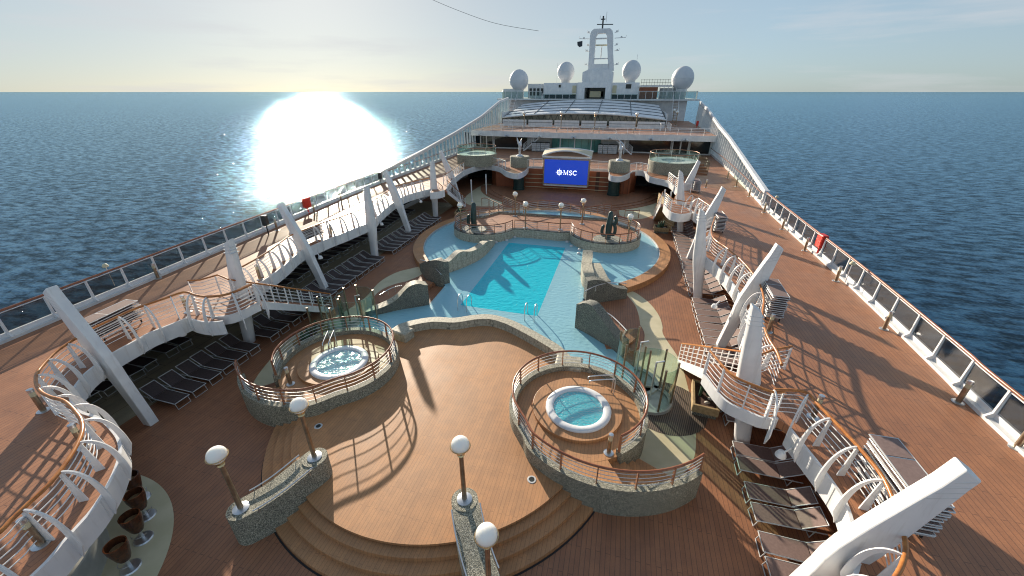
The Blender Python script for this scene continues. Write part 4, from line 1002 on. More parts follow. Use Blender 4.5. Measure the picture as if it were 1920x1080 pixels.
# small floodlights on the port and starboard fences
for i, (p, lab) in enumerate(((Vector((-23.35, 7.2, DZ)), 'small white floodlight on the nearest port fence post'), (at(1918, 800, DZ), 'small floodlight on the nearest starboard fence post'), (at(1580, 540, DZ), 'small floodlight on starboard fence beyond the fire box'), (at(220, 545, DZ), 'small floodlight on port fence behind the nearest pylon'), (at(1448, 400, DZ), 'small floodlight at the start of the starboard windscreen'))):
    t_ = thing('floodlight', lab, 'floodlight', p); m_ = MB(); m_.tube([p + Vector((0, 0, .3)), p + Vector((0, 0, 1.35))], .02, 6); m_.build('bracket', 'white_paint', t_, 60)
    m_ = MB(); m_.lathe(p + Vector((0, 0, 1.32)), [(0, .16), (.08, .14), (.13, .06), (.13, 0), (0, 0)], 12); m_.build('lamp_head', 'cream', t_, 50)
# black speakers on the port fence
for x, y, lab in ((504, 440, 'black speaker post by port railing, nearer of two'), (715, 348, 'black speaker post at start of the port windscreen')):
    p = at(x, y, DZ); t_ = thing('speaker_post', lab, 'speaker', p); m_ = MB(); m_.tube([p, p + Vector((0, 0, .7))], .04, 8); m_.build('pole', 'black_metal', t_, 60)
    m_ = MB(); m_.box(p + Vector((0, 0, 1.05)), (.34, .34, .7), .3); m_.build('cabinet', 'black_metal', t_, bev=.03)

def planter(label, c, sx, sy_, rz, seed):
    rnd = random.Random(seed); c = Vector(c); t_ = thing('planter_box', label, 'planter', c)
    M = Matrix.Rotation(rz, 3, 'Z')
    for dx, dy, w_, h_ in ((0, sy_ / 2 - .05, sx, .1), (0, -sy_ / 2 + .05, sx, .1), (sx / 2 - .05, 0, .1, sy_ - .2), (-sx / 2 + .05, 0, .1, sy_ - .2)):
        m_ = MB(); m_.box(c + M @ Vector((dx, dy, .38)), (w_, h_, .36), rz); m_.build('side_panel', 'planter_wood', t_, bev=.01)
    m_ = MB(); m_.box(c + Vector((0, 0, .12)), (sx - .1, sy_ - .1, .2), rz); m_.build('base', 'pebbledash_dark', t_)
    m_ = MB(); m_.box(c + Vector((0, 0, .42)), (sx - .22, sy_ - .22, .1), rz); m_.build('soil', 'soil', t_)
    for k in range(7):
        o = c + M @ Vector((rnd.uniform(-.5, .5) * (sx - .5), rnd.uniform(-.5, .5) * (sy_ - .5), .46)); kind = k % 3
        if kind == 0:
            pl = thing('cactus', 'columnar cactus in the ' + label.split(' ', 1)[0] + ' planter', 'cactus', o)
            bpy.data.objects.remove(pl); m_ = MB()
            for j in range(3):
                q_ = o + Vector((rnd.uniform(-.1, .1), rnd.uniform(-.1, .1), 0)); hh = rnd.uniform(.3, .65); m_.tube([q_, q_ + Vector((0, 0, hh * .9)), q_ + Vector((0, 0, hh))], [.055, .055, .02], 8)
            m_.build('columnar_cactus', 'cactus', t_, 60)
        elif kind == 1: m_ = MB(); m_.ball(o + Vector((0, 0, .1)), rnd.uniform(.12, .2), 14, sz=.85); m_.build('ball_cactus', 'cactus', t_, 60)
        else: m_ = MB(); m_.ball(o, rnd.uniform(.07, .13), 8, 1.2, .9, .7); m_.build('stone', 'pebble', t_, 60)
pc = at(1309, 752, .3)
planter('wooden planter box of cacti below the near starboard landing', (4.55, 14.75, 0), 1.0, 1.75, -.12, 3)
planter('wooden planter box with green plant below the far starboard landing', (4.4, 38.9, 0), 1.3, 1.2, 0, 5)
planter('low planter box of dark plants near the port showers', (-14.9, 14.6, 0), .9, 1.9, .15, 8)
planter('planter box beneath the far port stairs', (-16.0, 39.2, 0), 1.2, 1.4, .2, 9)

def shower(label, c, R, a0, a1, H, nposts, base=True):
    c = Vector((c[0], c[1], 0)); t_ = thing('shower_screen', label, 'shower', c)
    A = arc(c.x, c.y, R, a0, a1, 22)
    m_ = MB(); m_.wall(A, .012, .12, H); m_.build('curved_glass', 'green_glass', t_, 60)
    m_ = MB(); m_.tube([p + Vector((0, 0, H)) for p in A], .012, 6); m_.build('top_rim', 'green_glass', t_, 60)
    for i in range(nposts):
        p = A[round(i * 22 / (nposts - 1))]; m_ = MB(); m_.tube([p, p + Vector((0, 0, H + .12))], .045, 8); m_.build('post', 'bronze', t_, 60)
    if base:
        m_ = MB(); m_.lathe(c, [(0, .05), (R - .1, .05), (R - .1, .14), (R + .08, .14), (R + .1, 0)], 28); m_.build('base_ring', 'marble', t_, 40)
    m_ = MB(); m_.tube([c, c + Vector((0, 0, H - .1)), c + Vector((.3, 0, H))], .04, 8); m_.build('shower_pole', 'chrome', t_, 60)
shower('curved green glass shower screen beside starboard whirlpool, taller one', (1.75, 15.5), .95, 95, 290, 2.3, 4)
shower('round glass shower screen on teak floor near starboard whirlpool', (2.35, 14.45), .85, -70, 120, 2.1, 4)
shower('round glass shower cylinder behind port whirlpool, farther one', (-13.1, 16.3), .95, -200, 120, 2.2, 5)
shower('round glass shower cylinder behind port whirlpool, nearer the stairs', (-14.1, 15.1), .85, -120, 150, 2.1, 4)

# ------------------------------------------------------------------ bar under the port gallery
t_ = thing('bar_counter', 'round grey marble bar counter with teal base under the near port gallery', 'bar counter', (-15.0, 1.5, 0))
m_ = MB(); m_.wall(arc(-15.0, 1.5, 2.55, -60, 170, 40), 1.1, 1.05, 1.12); m_.build('counter_top', 'marble', t_, 50)
m_ = MB(); m_.wall(arc(-15.0, 1.5, 2.8, -60, 170, 40), .3, 0, 1.05); m_.build('counter_front', 'marble', t_, 50)
m_ = MB(); m_.wall(arc(-15.0, 1.5, 2.0, -60, 170, 40), .12, 1.0, 2.2); m_.build('teal_screen', 'teal_glass', t_, 50)
def make_stool():
    t_ = thing('bar_stool', 'x', 'bar stool', (0, 0, 0))
    m_ = MB(); m_.lathe((0, 0, 0), [(0, .05), (.22, .04), (.25, 0)], 24); m_.build('base', 'chrome', t_, 40)
    m_ = MB(); m_.lathe((0, 0, 0), [(.045, .04), (.045, .42)], 12); m_.build('stem', 'chrome', t_, 40)
    m_ = MB(); m_.lathe((0, 0, 0), [(0, .40), (.13, .40), (.17, .5), (.24, .85), (.25, 1.05), (.225, 1.05), (.21, .85), (.18, .74), (0, .72)], 28); m_.build('barrel_seat', 'dark_wood', t_, 50)
    m_ = MB(); m_.lathe((0, 0, 0), [(.20, .83), (0, .85)], 24); m_.build('cushion', 'planter_wood', t_, 60)
    m_ = MB(); m_.tube(arc(0, 0, .2, 200, 340, 12, .28), .012, 6); m_.build('foot_rail', 'chrome', t_, 60)
    return t_
st = make_stool()
for i, ((x, y), lab) in enumerate((((-12.04, 3.62), 'dark wooden barrel stool at the bar, nearest the camera'), ((-12.55, 4.32), 'dark wooden barrel stool at the bar, second from the camera'), ((-13.2, 4.88), 'dark wooden barrel stool at the bar, third from the camera'), ((-14.0, 5.3), 'dark wooden barrel stool half hidden under the gallery edge'))):
    place(st, i > 0, (x, y, 0), .6 * i, lab, 'dark wooden bar stools')

# ================================================================== FAR STAGE, SCREEN, DRUMS
for k, (r, z) in enumerate(((12.6, .07), (11.9, .14), (11.2, .21))):
    m_ = MB(); m_.prism(arc(-6.4, 56.5, r, 190, 350, 40), 0, z); struct('far_stage', m_, 'deck')
FZ = .21
fw = [at(*p, FZ) for p in ((924, 343), (932, 348), (950, 349), (985, 351), (1062, 355), (1139, 360), (1163, 363), (1178, 363), (1188, 357))]
t_ = thing('stage_back_wall', 'timber-clad curved wall with pale strips behind the far stage', 'wall', fw[0])
m_ = MB(); m_.wall(fw, .25, 0, 2.75); m_.build('timber_cladding', 'wood_wall', t_)
for k in range(4):
    m_ = MB(); m_.wall(fw[3:6], .36, .35 + .55 * k, .42 + .55 * k); m_.build('pale_strip', 'cream', t_)
def drum(label, px, py, lab2, tx, flip, pxc, pyc):
    b = at(px, py, DZ); c = Vector((b.x, b.y + 1.3, DZ)); t_ = thing('pebble_drum', label, 'drum', c)
    m_ = MB(); m_.lathe(c, [(1.28, -.02), (1.32, 1.3), (1.28, 1.36), (0, 1.36)], 36); m_.build('drum', 'pebbledash', t_, 50)
    f_ = at(pxc, pyc, FZ); cc = Vector((f_.x, f_.y + .75, FZ))
    c2 = thing('stage_column', 'dark round column under ' + label.split(' ', 1)[1], 'column', cc)
    m_ = MB(); m_.lathe(cc, [(.78, 0), (.78, .25), (.72, .26), (.72, 2.6)], 28); m_.build('shaft', 'dark_green', c2, 50)
    s = thing('statue', lab2, 'statue', c + Vector((0, 0, 1.36))); o = c + Vector((0, 0, 1.36))
    m_ = MB(); m_.lathe(o, [(0, .18), (.35, .18), (.45, 0)], 16); m_.build('plinth', 'silver', s, 50)
    m_ = MB(); m_.tube(smooth([o + Vector((0, 0, .15)), o + Vector((0, 0, .8)), o + Vector((flip * .05, 0, 1.3)), o + Vector((flip * .12, 0, 1.8)), o + Vector((flip * .22, 0, 2.15))], 4), [.16 + .0 * k for k in range(4)] + [.20] * 4 + [.24, .22, .18, .15] + [.12, .1, .08, .06, .03], 10); m_.build('body', 'silver', s, 60)
    m_ = MB(); m_.tube(smooth([o + Vector((0, 0, 1.3)), o + Vector((-flip * .25, 0, 1.8)), o + Vector((-flip * (.4 if flip > 0 else -.75), 0, 2.35 if flip > 0 else 2.7))], 4), [.16, .15, .14, .13, .12, .1, .08, .05, .03], 8); m_.build('wing', 'silver', s, 60)
drum('round pebble drum on the balcony, port side of screen', 970, 315, 'silver winged statue on the port pebble drum', 0, 1, 970, 357)
drum('round pebble drum on the balcony, starboard side of screen', 1159, 325, 'silver twisting statue on the starboard pebble drum', 0, -1, 1149, 368)
SY = 52.6
t_ = thing('led_screen', 'large blue LED screen in steel frame above the far stage', 'screen', aty(1061, 345, SY))
a, b = aty(1020, 343, SY), aty(1104, 301, SY); x0, x1, z0, z1 = a.x, b.x, a.z, b.z - .05
m_ = MB(); m_.box(((x0 + x1) / 2, SY + .25, (z0 + z1) / 2 - .02), (x1 - x0 + .4, .4, z1 - z0 + .5)); m_.build('frame', 'bronze', t_, bev=.03)
m_ = MB(); m_.box(((x0 + x1) / 2, SY, (z0 + z1) / 2), (x1 - x0, .12, z1 - z0)); scr = m_.build('display', 'screen_blue', t_)
m_ = MB(); m_.box(((x0 + x1) / 2, SY + .1, z0 - .22), (x1 - x0 + .1, .3, .18)); m_.build('lower_trim', 'steel_frame', t_)
# lettering
def stroke(m_, P, th, O):
    for (xa, za), (xb, zb2) in zip(P, P[1:]):
        d = Vector((xb - xa, 0, zb2 - za)); L_ = d.length
        if L_ < 1e-6: continue
        d.normalize(); n_ = Vector((-d.z, 0, d.x)); t1 = th / 2
        A = O + Vector((xa, 0, za)) - d * .004; B = O + Vector((xb, 0, zb2)) + d * .004
        m_.add([A - n_ * t1, B - n_ * t1, B + n_ * t1, A + n_ * t1, A - n_ * t1 + Vector((0, .02, 0)), B - n_ * t1 + Vector((0, .02, 0)), B + n_ * t1 + Vector((0, .02, 0)), A + n_ * t1 + Vector((0, .02, 0))], [(0, 1, 2, 3), (7, 6, 5, 4), (0, 4, 5, 1), (1, 5, 6, 2), (2, 6, 7, 3), (3, 7, 4, 0)])
O = Vector((x0 + (x1 - x0) * .50 - .30, SY - .09, (z0 + z1) / 2 - .32)); hh = .56
letters = []
def lt(strokes, ox):
    m_ = MB()
    for P, th in strokes: stroke(m_, [(ox + x * hh, z * hh) for x, z in P], th * .8, O)
    m_.build('letter', 'screen_white', scr)
lt([([(.12, .03), (.12, .97)], .05), ([(.14, .97), (.55, .08)], .12), ([(.55, .08), (.95, .97)], .05), ([(.97, .97), (.97, .03)], .12), ([(0, .03), (.24, .03)], .04), ([(.82, .03), (1.12, .03)], .04), ([(0, .97), (.2, .97)], .04), ([(.92, .97), (1.12, .97)], .04)], 0)
def curve(cx, cz, rx, rz_, a0, a1, n=14): return [(cx + rx * math.cos(math.radians(a0 + (a1 - a0) * k / n)), cz + rz_ * math.sin(math.radians(a0 + (a1 - a0) * k / n))) for k in range(n + 1)]
lt([(curve(.32, .74, .24, .23, 20, 270), .075), (curve(.32, .25, .26, .25, 90, -160), .085), ([(.57, .97), (.57, .78)], .035), ([(.05, .02), (.05, .24)], .035)], .74)
lt([(curve(.5, .5, .44, .47, 48, 312, 20), .10), ([(.86, .97), (.86, .72)], .04), ([(.88, .28), (.88, .1)], .03)], 1.20)
E0 = O + Vector((-.52, 0, .28))
m_ = MB()
stroke(m_, curve(0, 0, .26, .26, 0, 360, 28), .05, E0)
for k in range(16):
    a = PI * k / 8; l = .46 if k % 4 == 0 else (.40 if k % 2 == 0 else .33); stroke(m_, [(.26 * math.cos(a), .26 * math.sin(a)), (l * math.cos(a), l * math.sin(a))], .05 if k % 2 == 0 else .025, E0)
for k in range(8):
    a = PI * k / 4; stroke(m_, [(.05 * math.cos(a), .05 * math.sin(a)), (.24 * math.cos(a), .24 * math.sin(a))], .045 if k % 2 == 0 else .02, E0)
m_.build('compass_emblem', 'screen_white', scr)
t_ = thing('screen_canopy', 'arched beige canopy with white rim above the blue screen', 'canopy', ((x0 + x1) / 2, SY, z1 + .3))
V = []; Fc = []; n = 20
for j, (dy, dz) in enumerate(((-.5, 0), (.2, .38), (1.3, .62))):
    for k in range(n + 1):
        u = k / n * 2 - 1; V.append(((x0 + x1) / 2 + u * ((x1 - x0) / 2 + .35), SY + dy + .5 * u * u, z1 + .42 + dz * .8 + (.75 - .2 * j) * (1 - u * u)))
for j in range(2):
    for k in range(n): Fc.append((j * (n + 1) + k, j * (n + 1) + k + 1, (j + 1) * (n + 1) + k + 1, (j + 1) * (n + 1) + k))
m_ = MB(); m_.add(V, Fc); m_.build('canopy_cloth', 'tarp', t_, 60)
for j in (0, 2):
    m_ = MB(); m_.tube(V[j * (n + 1):(j + 1) * (n + 1)], .09, 8); m_.build('rim_tube', 'white_paint', t_, 60)
m_ = MB(); m_.tube([(x0 - .3, SY, z1 + .3), (x1 + .3, SY, z1 + .3)], .14, 8); m_.build('front_beam', 'white_paint', t_, 60)
# whirlpool drums on the upper deck
def spa_drum(label, c, R, lab, a0, a1):
    c = Vector((c[0], c[1], DZ)); t_ = thing('whirlpool_drum', label, 'whirlpool drum', c)
    m_ = MB(); m_.lathe(c, [(R, -.02), (R + .04, 1.38), (R - .02, 1.42), (R - .2, 1.42)], 48); m_.build('drum_wall', 'pebbledash', t_, 50)
    m_ = MB(); m_.lathe(c, [(R - .2, 1.42), (1.5, 1.40), (1.4, 1.38)], 48); m_.build('floor_ring', 'white_floor', t_, 50)
    m_ = MB(); m_.lathe(c, [(0, 1.25), (1.5, 1.25)], 40); m_.build('pool_bottom', 'spa_tiles', t_, 50)
    m_ = MB(); m_.lathe(c, [(0, 1.37), (1.5, 1.37)], 40); m_.build('water', 'spa_water', t_, 50)
    A = [p + Vector((0, 0, DZ)) for p in arc(c.x, c.y, R - .08, 0, 352.5, 47)]
    m_ = MB(); m_.wall(A, .02, DZ + 1.42, DZ + 2.35, closed=True); m_.build('glass_screen', 'green_glass', t_, 60)
    m_ = MB(); m_.tube([p + Vector((0, 0, 2.36)) for p in A], .035, 6, True); m_.build('glass_rim', 'copper_post', t_, 60)
    for p in A[::6]: m_ = MB(); m_.tube([p + Vector((0, 0, 1.4)), p + Vector((0, 0, 2.36))], .025, 5); m_.build('glass_post', 'steel_frame', t_, 60)
    for k in range(6):
        a = math.radians(a0 + (a1 - a0) * k / 6); a2 = math.radians(a0 + (a1 - a0) * (k + 1) / 6); z = 1.3 - .22 * k
        P_ = [c + Vector((r * math.cos(q_), r * math.sin(q_), 0)) for r, q_ in ((R + .05, a), (R + 1.25, a), (R + 1.25, a2), (R + .05, a2))]
        m_ = MB(); m_.prism(P_, DZ, DZ + z); m_.build('step', 'deck', t_)
    A2 = [c + Vector(((R + 1.3) * math.cos(math.radians(a0 + (a1 - a0) * k / 12)), (R + 1.3) * math.sin(math.radians(a0 + (a1 - a0) * k / 12)), 0)) for k in range(13)]
    m_ = MB(); m_.wall(A2, .02, [DZ + 1.2 - .1 * k for k in range(13)], [DZ + 2.3 - .1 * k for k in range(13)]); m_.build('stair_glass', 'green_glass', t_, 60)
spa_drum('pebble-walled raised whirlpool with glass screen on the port balcony', (-19.6, 55.0), 2.75, '', 150, 95)
spa_drum('pebble-walled raised whirlpool with glass screen on starboard balcony', (6.3, 55.3), 2.95, '', 62, -20)
# columns below the balcony
for (x, y), lab in (((885, 378), 'thin white post under the port balcony, nearer'), ((912, 365), 'thin white post under the port balcony, farther'), ((1240, 400), 'thin white post under the starboard balcony, left one'), ((1251, 404), 'thin white post under the starboard balcony, right one')):
    p = at(x, y, 0); m_ = MB(); m_.tube([p, p + Vector((0, 0, 2.6))], .075, 10); m_.lathe(p, [(0, .04), (.16, .04), (.16, 0)], 12); tag(m_.build('balcony_post', 'white_paint', None, 60), lab, 'post')
# dark interior wall behind everything on the pool deck
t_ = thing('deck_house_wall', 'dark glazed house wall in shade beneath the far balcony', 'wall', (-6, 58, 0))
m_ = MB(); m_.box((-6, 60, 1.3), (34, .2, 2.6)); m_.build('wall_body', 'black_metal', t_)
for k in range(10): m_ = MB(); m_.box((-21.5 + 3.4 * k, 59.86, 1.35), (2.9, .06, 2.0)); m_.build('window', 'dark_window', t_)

# ================================================================== DECK HOUSE UNDER THE OBSERVATION DECK
BY = 72.0
def bx(px): return aty(px, 280, BY).x
t_ = thing('deck_house', 'long dark glazed deck house with teal glass centre under the raised deck', 'deck house', (-6, BY, DZ))
m_ = MB(); m_.box((-6.2, BY + .3, 4.25), (40, .3, 2.7)); m_.build('wall', 'white_worn', t_)
for k, (xa, xb) in enumerate(((bx(872), bx(900)), (bx(928), bx(988)), (bx(1178), bx(1256)), (bx(1294), bx(1330)))):
    m_ = MB(); m_.box(((xa + xb) / 2, BY + .1, 4.3), (xb - xa, .1, 2.35)); m_.build('window', 'dark_window', t_)
for xs in ((902, 913, 925), (1260, 1275, 1290)):
    m_ = MB(); m_.box(((bx(xs[0]) + bx(xs[2])) / 2, BY + .1, 4.25), (bx(xs[2]) - bx(xs[0]), .08, 2.5)); d = m_.build('door', 'dark_window', t_)
    for x in xs: m_ = MB(); m_.box((bx(x), BY, 4.25), (.18, .14, 2.6)); m_.build('frame', 'white_paint', d)
V0 = arc((bx(1035) + bx(1125)) / 2, BY + 5.0, 6.6, 232, 308, 16)
m_ = MB(); m_.wall(V0, .15, DZ, 5.45); c_ = m_.build('teal_bay', 'teal_glass', t_)
for p in V0[::2]: m_ = MB(); m_.box((p.x, p.y, 4.2), (.08, .2, 2.5)); m_.build('mullion', 'screen_glass', c_)
for px, sg, lab in ((985, 1, 'white stairs up to the raised deck at port side of teal bay'), (1186, -1, 'white stairs up to the raised deck at starboard side of teal bay')):
    x = bx(px); s_ = thing('staircase', lab, 'staircase', (x, BY - 1.4, DZ))
    for dy in (-2.0, -1.0):
        m_ = MB(); m_.plate([(x, DZ), (x + sg * 3.3, 5.6), (x + sg * 3.3, 5.3), (x + sg * .3, DZ)], (0, BY + dy, 0), (1, 0, 0), (0, 0, 1), .08); m_.build('stringer', 'white_paint', s_)
        for k in range(4): m_ = MB(); m_.tube([(x, BY + dy, DZ + .25 * k + .25), (x + sg * 3.0, BY + dy, 5.4 + .25 * k + .1)], .02, 5); m_.build('rail_bar', 'white_paint', s_, 60)
        for k in range(3): m_ = MB(); m_.box((x + sg * (.1 + 1.4 * k), BY + dy, DZ + .55 + 1.2 * k), (.06, .05, 1.05)); m_.build('post', 'white_paint', s_)
    for k in range(9): m_ = MB(); m_.box((x + sg * (.35 + .33 * k), BY - 1.5, DZ + .28 * (k + 1)), (.3, .95, .04)); m_.build('tread', 'deck', s_)
i = 0
for px in (1007, 1015, 1023, 1031, 1127, 1136, 1145, 1153):
    x = bx(px) ; c = Vector((x, BY - 2.4, DZ)); t2 = thing('lounger_cart', 'x', 'storage cart', c)
    t2['label'] = ('white slatted storage cart %s of the teal bay, %s of four from port' % ('port' if i < 4 else 'starboard', ORD[i % 4])).replace('nearest', 'first')
    m_ = MB(); m_.box(c + Vector((0, 0, .75)), (.68, .8, 1.3)); m_.build('body', 'white_floor', t2)
    for k in range(4): m_ = MB(); m_.box(c + Vector((0, -.41, .25 + .32 * k)), (.64, .02, .03)); m_.build('slat_gap', 'black_metal', t2)
    m_ = MB(); m_.box(c + Vector((0, 0, 1.46)), (.72, .84, .10)); m_.build('top', 'black_metal', t2); i += 1
for px, lab in ((1050, 'white post in front of teal bay, left one'), (1077, 'white post standing in front of teal bay, middle'), (1108, 'white post in front of teal bay, right one'), (1000, 'white post near port stairs of deck house'), (1170, 'white post near starboard stairs of deck house')):
    m_ = MB(); p = Vector((bx(px) * .975, BY - 2.0, DZ)); m_.tube([p, p + Vector((0, 0, 2.5))], .09, 8); tag(m_.build('deck_post', 'white_paint', None, 60), lab, 'post')

# ================================================================== RAISED OBSERVATION DECK
OZ = 5.95; OY = 70.0
od = [(-25.9, OY), (-20, OY - .3), (-6.4, OY - .9), (7, OY - .3), (13.6, OY), (13.9, 106), (-26.3, 106)]
m_ = MB(); m_.prism(od, OZ - .35, OZ); struct('observation_deck', m_, 'deck_upper')
E_ = smooth([Vector((x, y, 0)) for x, y in od[:5]], 6)
t_ = thing('deck_fascia', 'long white edge band of the raised observation deck', 'fascia', E_[0]); m_ = MB(); m_.wall(offset(E_, -.08), .12, OZ - .80, OZ + .06); m_.build('fascia_panel', 'white_paint', t_, 50)
railing('long white railing along the edge of the observation deck', [Vector((p.x, p.y + .15, OZ)) for p in E_], 1.05, 4, 1.9, 'white_paint', 'white_paint', 'white_paint', .045, .025)
for i, px in enumerate((899, 950, 1012, 1076, 1144, 1221, 1286)):
    p = aty(px, 256 if px < 1200 else 259, OY - 1.0); p.z = OZ - .62; p.y = OY - 1.05 + abs(p.x + 6.4) * .035; t_ = thing('eave_spotlight', 'twin spotlight under the observation deck edge, %s from port' % ORD[i].replace('nearest', 'first'), 'spotlight', p)
    m_ = MB(); m_.tube([p + Vector((0, .2, .2)), p + Vector((0, -.25, -.1))], .05, 6); m_.build('bracket', 'black_metal', t_, 60)
    for s in (-.16, .16): m_ = MB(); m_.tube([p + Vector((s, -.25, -.05)), p + Vector((s * 1.4, -.45, .12))], [.09, .16], 8); m_.build('lamp_head', 'silver' if i % 2 else 'white_worn', t_, 60)
for i, px in enumerate((979, 1044, 1074, 1112, 1123, 1187)):
    p = aty(px, 246, OY + 1.5); p.z = OZ; place(bo, True, p, 0, 'bollard light at the observation deck railing, %s from port' % ORD[i].replace('nearest', 'first'))
LPX = [((983, 212), 78), ((1053, 212), 78), ((1117, 213), 78), ((1195, 214), 78)]
for i, (q_, Y) in enumerate(LPX):
    p = aty(*q_, Y); lamp((p.x, p.y, p.z - 2.17 * 1.18), 'globe lamp in front of the glass roof, %s from port' % ORD[i].replace('nearest', 'first'), None, 1.18)
for i, q_ in enumerate(((922, 211), (936, 207.5), (954, 203), (969, 200))):
    p = at(*q_, OZ + 2.17); lamp((p.x, p.y, OZ), 'globe lamp at the port side of the glass roof, %s from the camera' % ORD[i], None, 1.15)
for i, q_ in enumerate(((1270, 213.6), (1264, 210), (1258, 205.6), (1252, 202))):
    p = at(*q_, OZ + 2.17); lamp((p.x, p.y, OZ), 'globe lamp at the starboard side of the glass roof, %s from the camera' % ORD[i], None, 1.15)
for sx_, lab in ((-22.6, 'white stair railings at port side of observation deck'), (5.9, 'white stair railings at the starboard side of observation deck')):
    for dx in (0, 1.6):
        railing(lab + (', outer one' if (dx == 0) == (sx_ < 0) else ', inner one'), [Vector((sx_ + dx, 77, OZ)), Vector((sx_ + dx, 84, OZ))], 1.1, 4, 1.2, 'white_paint', 'white_paint', 'white_paint', .03, .014)
t_ = thing('low_glazed_screen', 'row of low white panels in front of the glass roof', 'panel wall', (-8, 80, OZ))
for k in range(6):
    x = -23 + 5.0 * k; m_ = MB(); m_.box((x + 2.4, 80, OZ + .68), (4.6, .1, 1.2)); m_.build('panel', 'white_paint', t_)
    for j in range(2): m_ = MB(); m_.box((x + 2.4, 79.93, OZ + .35 + .5 * j), (4.5, .06, .05)); m_.build('dark_slot', 'black_metal', t_)
# ------------------------------------------------------------------ sliding glass roof
RF0, RF1 = 88.0, 103.5
def roofz(x, y):
    u = (x + 8.9) / 16.4; t = (y - RF0) / (RF1 - RF0); return 8.05 - .98 * u * u + (2.25) * t
t_ = thing('glass_roof', 'wide arched sliding glass roof with truss front and dark ribs', 'roof', (-8.9, RF0, OZ))
for r in range(5):
    y0 = RF0 + r * 3.1; y1 = y0 + 3.1; up_ = .10 * r
    for c in range(5):
        xa = -25.3 + 6.56 * c; xb = xa + 6.5; V = []; Fc = []; n = 6
        for j, y in enumerate((y0 + .05, y1 - .15)):
            for k in range(n + 1):
                x = xa + (xb - xa) * k / n; sh = 1 - .045 * (y - RF0) / 15; x2 = -8.9 + (x + 8.9) * sh; V.append((x2, y, roofz(x, y) + .0))
        for k in range(n): Fc.append((k, k + 1, n + 2 + k, n + 1 + k))
        m_ = MB(); m_.add(V, Fc); m_.build('roof_panel', 'roof_white', t_, 60)
    for y in (y0 - .05, ):
        P = [Vector((-8.9 + (x + 8.9) * (1 - .045 * (y - RF0) / 15), y, roofz(x, y) + .03)) for x in [-25.3 + 32.8 * k / 30 for k in range(31)]]
        m_ = MB(); m_.tube(P, .08 if r else .18, 6); m_.build('dark_rib' if r else 'front_edge', 'rib_grey' if r else 'white_paint', t_, 60)
for c in range(1, 5):
    x = -25.3 + 6.56 * c; m_ = MB(); m_.tube([Vector((-8.9 + (x + 8.9) * (1 - .045 * (y - RF0) / 15), y, roofz(x, y) + .05)) for y in (RF0, RF1)], .07, 5); m_.build('cross_rib', 'rib_grey', t_, 60)
xs = [-25.2 + 32.6 * k / 48 for k in range(49)]
m_ = MB()
for k in range(48):
    lo, hi = (k % 2 == 0), (k % 2 == 1)
    a = Vector((xs[k], RF0, OZ + .15 if k % 2 == 0 else roofz(xs[k], RF0) - .15)); b = Vector((xs[k + 1], RF0, OZ + .15 if k % 2 == 1 else roofz(xs[k + 1], RF0) - .15)); m_.tube([a, b], .05, 5)
m_.build('truss', 'black_metal', t_, 60)
m_ = MB(); m_.tube([(-25.3, RF0, OZ + .12), (7.5, RF0, OZ + .12)], .08, 5); m_.build('truss_beam', 'black_metal', t_, 60)
V = []; Fc = []
for k, x in enumerate(xs): V += [(x, RF0 + .3, OZ), (x, RF0 + .3, roofz(x, RF0) - .1)]
for k in range(48): Fc.append((2 * k, 2 * k + 2, 2 * k + 3, 2 * k + 1))
m_ = MB(); m_.add(V, Fc); m_.build('front_glazing', 'roof_glazing', t_)
for x in (-25.5, 7.6): m_ = MB(); m_.box((x, (RF0 + RF1) / 2, OZ + 1.1), (.2, RF1 - RF0, 2.2)); m_.build('side_wall', 'white_worn', t_)
# ================================================================== FORWARD HOUSE, MAST, RADOMES
HY = 105.0; ZT = 10.45
t_ = thing('forward_house', 'white forward deck house with central archway below the mast', 'building', (-8, HY, OZ))
m_ = MB(); m_.box((-8.1, HY + 6, (OZ + ZT) / 2), (42, 10, ZT - OZ)); m_.build('lower_wall', 'white_paint', t_)
m_ = MB(); m_.box((-8.0, HY + 12, ZT - .1), (46.5, 26, .3)); m_.build('top_deck', 'white_worn', t_)
for xa, xb in ((-20.1, -11.7), (-4.3, 2.1)):
    m_ = MB(); m_.box(((xa + xb) / 2, HY + 5, (ZT + 13.9) / 2), (xb - xa, 8, 13.9 - ZT)); m_.build('side_block', 'white_paint', t_, bev=.1)
m_ = MB()
for xa, xb, za, zb2 in ((-11.9, -10.2, ZT, 13.95), (-5.4, -4.1, ZT, 13.95), (-10.2, -5.4, 12.85, 13.95)): m_.box(((xa + xb) / 2, HY + 4.6, (za + zb2) / 2), (xb - xa, 9, zb2 - za))
m_.build('central_arch', 'white_paint', t_)
m_ = MB(); m_.box((-7.8, HY + 8, ZT + 1.2), (5, .2, 2.4)); m_.build('arch_back', 'dark_window', t_)
m_ = MB(); m_.box((-7.8, HY + 3, ZT + 1.0), (2.6, 1.5, 1.3)); m_.build('arch_equipment', 'cream', t_)
for xa, za, w_, h_ in ((-16.2, 13.2, .5, .6), (-.3, 13.1, 1.2, .9)): m_ = MB(); m_.box((xa, HY + .95, za), (w_, .1, h_)); m_.build('window', 'dark_window', t_)
for xa in (-12.7, -3.4): m_ = MB(); m_.box((xa, HY + .95, 12.2), (.9, .1, 2.2)); m_.build('door', 'cream', t_)
m_ = MB(); m_.box((-19.2, HY + .92, ZT + .5), (.2, .1, .2)); 
m_ = MB(); m_.box((-16, HY + .95, ZT + .45), (7.6, .1, .9)); m_.build('dark_band', 'dark_window', t_)
m_ = MB(); m_.box((-1, HY + .95, ZT + .45), (5.6, .1, .9)); m_.build('dark_band', 'dark_window', t_)
